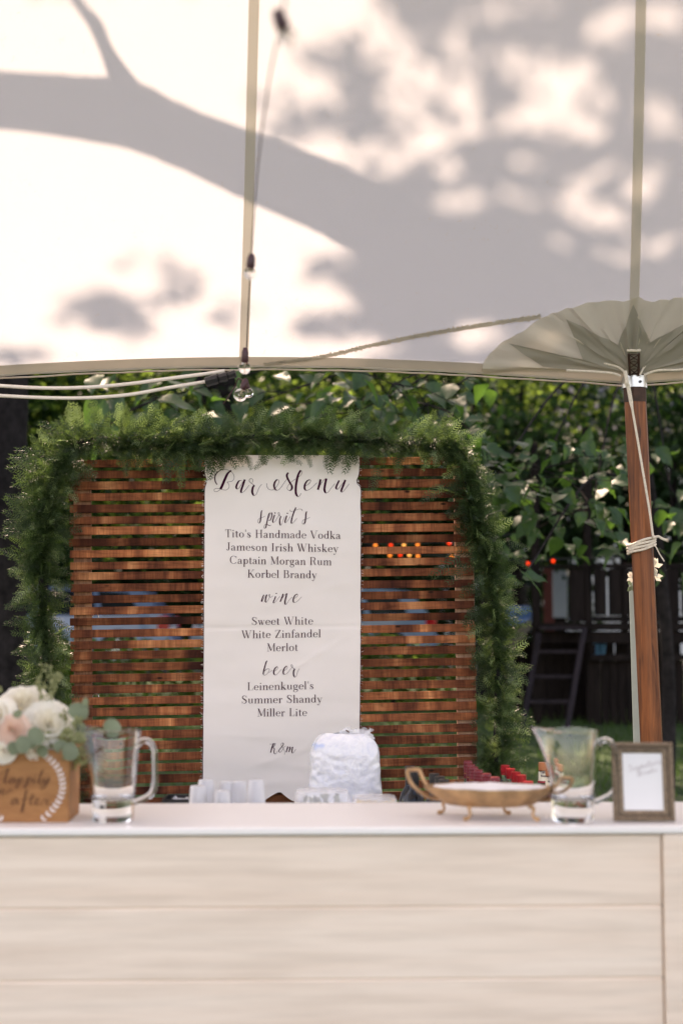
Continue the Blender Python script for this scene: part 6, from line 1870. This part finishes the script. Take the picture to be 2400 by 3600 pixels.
def car(px_tail, Y, col, label, flip=1, length=4.4, sc=1.0):
    """estate car seen from the side; tail at +x"""
    z0 = .76
    xt = W(px_tail, 2190, Y).x
    root = empty('parked_car', (xt - flip * length / 2, Y, z0), 0 if flip > 0 else math.pi, label, 'car', 'cars parked beyond the lawn')
    paint = NT('car_paint_' + ('a' if flip > 0 else 'b')); p = paint.principled(Base_Color=col, Roughness=.3, Metallic=.35, Coat_Weight=.8)
    h = length / 2
    side = [(-h, .45), (-h + .03, .68), (-h + .25, .80), (-h + .95, .90), (-h + 1.55, 1.33), (-h + 2.0, 1.44), (h - 1.0, 1.45), (h - .45, 1.38), (h - .12, .98), (h - .02, .85), (h, .5), (h - .06, .33), (-h + .1, .30)]
    hw_ = .86
    # lower body with wheel arches
    def arch(cx_): return [(cx_ + .36 * math.cos(a), .34 + .36 * math.sin(a)) for a in [math.pi - math.pi * k / 8 for k in range(9)]][::-1]
    lower = [(h - .06, .33)] + arch(h - .85) + arch(-h + .85) + [(-h + .1, .30)]
    lower = [(h, .5), (h - .06, .33)] + [(x, max(z, .30)) for x, z in arch(h - .85)] + [(x, max(z, .30)) for x, z in arch(-h + .85)] + [(-h + .1, .30), (-h, .45), (-h + .03, .68), (-h + .25, .80), (-h + .95, .90), (h - .12, .96), (h - .02, .85)]
    mb = MB(); n = len(lower)
    vs_ = [(x, -hw_, z) for x, z in lower] + [(x, hw_, z) for x, z in lower]
    mb.add(vs_, [tuple(range(n))[::-1], tuple(range(n, 2 * n))] + [(i, (i + 1) % n, n + (i + 1) % n, n + i) for i in range(n)])
    b = mb.build('body', paint.mat, root, angle=30)
    gh = [(-h + .95, .905), (-h + 1.55, 1.33), (-h + 2.0, 1.44), (h - 1.0, 1.45), (h - .45, 1.38), (h - .12, .965)]
    mb = MB(); n = len(gh)
    vs_ = [(x, -hw_ + .02 + (z - .9) * .28, z) for x, z in gh] + [(x, hw_ - .02 - (z - .9) * .28, z) for x, z in gh]
    mb.add(vs_, [tuple(range(n))[::-1], tuple(range(n, 2 * n))] + [(i, (i + 1) % n, n + (i + 1) % n, n + i) for i in range(n)])
    mb.build('cabin', paint.mat, root, angle=30)
    win = simple('tinted_window', (.012, .016, .022), .08)
    for q in ([(-h + 1.12, .95), (-h + 1.62, 1.31), (-h + 2.05, 1.38), (-.1, 1.385), (-.1, .95)], [(.0, .95), (.0, 1.385), (.85, 1.38), (.95, .95)], [(1.05, .95), (.95, 1.38), (h - .72, 1.34), (h - .5, .97)]):
        for s in (-1, 1):
            MB().add([(x, s * (hw_ - .012 - (z - .9) * .28), z) for x, z in q], [tuple(range(len(q)))[::s]]).build('window', win, root, False)
    for wx_ in (-h + .85, h - .85):
        for s in (-1, 1):
            w_ = empty('wheel', (wx_, s * (hw_ - .12), .33)); w_.parent = root
            mt = MB(); mt.lathe([(.2, -.1), (.31, -.1), (.33, -.06), (.33, .06), (.31, .1), (.2, .1)], 24)
            mt.v = [(x, z, y) for x, y, z in mt.v]; mt.build('tyre', M['black'], w_)
            mr = MB(); mr.lathe([(0, -.09), (.06, -.09), (.19, -.075), (.2, -.09), (.2, .09), (.19, .075), (.06, .09), (0, .09)], 24)
            mr.v = [(x, z, y) for x, y, z in mr.v]; mr.build('rim', M['steel'], w_)
    tl = simple('tail_light_red', (.5, .008, .015), .2)
    for s in (-1, 1):
        MB().box((h - .09, s * (hw_ - .05), .80), (.20, .13, .24), bev=.02).build('tail_light', tl, root, False)
        MB().box((-h + .12, s * (hw_ - .13), .70), (.14, .22, .10), bev=.02).build('headlight', M['steel'], root, False)
        MB().box((-h + 1.25, s * (hw_ + .07), 1.0), (.12, .14, .11), bev=.02).build('mirror', paint.mat, root, False)
        MB().box((.3, s * (hw_ + .008), .86), (.16, .02, .025)).build('door_handle', M['steel'], root, False)
    MB().box((h + .02, 0, .48), (.10, 1.6, .2), bev=.03).build('bumper', paint.mat, root, False)
    MB().box((h - .012, 0, .70), (.03, .5, .12)).build('number_plate', M['paper'], root, False)
car(612, 25.6, (.17, .27, .48), 'blue car parked behind the left half of the screen, red tail light showing')
car(1520, 27.0, (.20, .32, .52), 'blue car parked behind the right half of the slatted screen', 1, 4.5)

def house():
    root = empty('white_house', (9.6, 36, G(0, 36)), 0, 'white sided house glimpsed through the leaves at the right', 'house')
    t = NT('white_siding')
    p = t.principled(Base_Color=(.74, .74, .76), Roughness=.7)
    w, h, d = 13.4, 5.4, 7
    MB().box((0, 3.8, h / 2), (w, d, h)).build('wall', t.mat, root, False)
    me = MB().add([(-w / 2, 0, 0), (w / 2, 0, 0), (w / 2, -.018, -.155), (-w / 2, -.018, -.155)], [(0, 3, 2, 1)]).mesh('siding_board', t.mat, False)
    for k in range(33): place('siding_board', me, root, loc=(0, .28, h - .02 - k * .16))
    wd = simple('house_window_glass', (.05, .07, .09), .08)
    for x in (-4.8, -1.6, 1.6, 4.8):
        for z in (1.4, 4.0):
            f = MB().box((x, .24, z), (1.1, .06, 1.4)).build('window', M['white_paint'], root, False)
            MB().box((x, .20, z + .33), (.94, .03, .6)).build('pane', wd, f, False); MB().box((x, .20, z - .33), (.94, .03, .6)).build('pane', wd, f, False)
    MB().add([(-w / 2 - .4, -.3, h - .1), (w / 2 + .4, -.3, h - .1), (w / 2 + .4, 3.8, h + 2.4), (-w / 2 - .4, 3.8, h + 2.4), (-w / 2 - .4, 7.8, h - .1), (w / 2 + .4, 7.8, h - .1)], [(0, 1, 2, 3), (3, 2, 5, 4)]).build('roof', simple('grey_shingle', (.09, .09, .10), .9), root, False)
house()

def broad_leaf_mesh(k):
    r = random.Random(k); n = 8
    vs_ = []; wv = r.uniform(.02, .06); cup = r.uniform(-.25, .25)
    half = lambda t: .40 * math.sin(math.pi * min(1, t ** .72)) * (1 - .25 * t) + .0
    for j in range(n + 1):
        t = j / n
        for i in range(-3, 4):
            s = i / 3
            x = s * half(t)
            z = -.28 * t * t + (.10 + cup * .4) * abs(s) ** 1.5 * half(t) * 2 + wv * math.sin(t * 13 + i * 1.1) * abs(s)
            vs_.append((x, t, z))
    fs = [(j * 7 + i, j * 7 + i + 1, (j + 1) * 7 + i + 1, (j + 1) * 7 + i) for j in range(n) for i in range(6)]
    me = MB().add(vs_, fs).mesh('leaf', M['leaf_big'], True, 180)
    return me
def broad_tree():
    base = Vector((2.3, 10.2, G(0, 10.2)))
    root = empty('broad_leaved_tree', base, 0, 'young tree with big drooping teal-green leaves between the garland and the pole', 'tree')
    me = [broad_leaf_mesh(k) for k in range(6)]
    tp = smooth_path([(0, 0, -.05), (.03, 0, .8), (-.05, -.1, 1.7), (-.2, -.3, 2.6), (-.3, -.5, 3.6)], 5)
    MB().tube(tp, [.06 - .0022 * i for i in range(len(tp))], 9).build('trunk', M['bark'], root)
    spots = []
    def region(n, x0, x1, y0, y1, Y0, Y1, s0, s1, slope=0):
        for _ in range(n):
            px = rng.uniform(x0, x1); spots.append((px, rng.uniform(y0, y1) + slope * (px - x0), rng.uniform(Y0, Y1), rng.uniform(s0, s1)))
    region(80, 1280, 1720, 1330, 1600, 7.4, 8.8, .07, .17)
    region(190, 1660, 2200, 1540, 1960, 7.8, 9.4, .06, .16)
    region(66, 650, 1330, 1290, 1560, 7.4, 8.8, .08, .19)
    region(26, 330, 760, 1300, 1560, 7.6, 8.8, .15, .24)
    region(24, 2270, 2460, 1560, 2010, 8.2, 9.5, .11, .17)
    region(8, 1730, 1910, 1985, 2120, 7.2, 7.6, .12, .17)
    region(20, 1640, 1800, 1620, 1760, 7.6, 8.6, .12, .18)
    hubs = [(1500, 1420, 8), (1900, 1650, 8.6), (1000, 1380, 8.2), (560, 1400, 8.3), (2350, 1700, 9), (1830, 2040, 7.5), (1720, 1700, 8.2), (1380, 1350, 7.8), (2080, 1780, 8.8), (1250, 1450, 8)]
    bm = MB(); hp = [W(*h_) - base for h_ in hubs]
    tr = Vector(tp[-4])
    for h_ in hp:
        a = Vector(tp[12 if h_.z < 1.6 else -5]); m_ = a.lerp(h_, .5) + Vector((0, 0, .35))
        bm.tube(smooth_path([a, m_, h_], 6), [.014 * (1 - .7 * i / 12) for i in range(13)], 6)
    for (px, py, Y, s_) in spots:
        p = W(px, py, Y) - base
        h_ = min(hp, key=lambda q: (q - p).length)
        if (h_ - p).length < 1.0 and rng.random() < .22: bm.tube([h_, h_.lerp(p, .5) + Vector((0, 0, .03)), p], [.004, .003, .002], 4, False)
        d = Vector((rng.uniform(-1, 1), rng.uniform(-1, .5), rng.uniform(-.9, .15))).normalized()
        up = Vector((rng.uniform(-.5, .5), rng.uniform(-.9, -.1), 1)); x = d.cross(up).normalized(); z = x.cross(d)
        Mx = Matrix((x * s_, d * s_, z * s_)).transposed().to_4x4(); Mx.translation = p
        o = place('leaf', me[rng.randrange(6)], root); o.matrix_local = Mx
    bm.build('branches', M['bark'], root)
broad_tree()
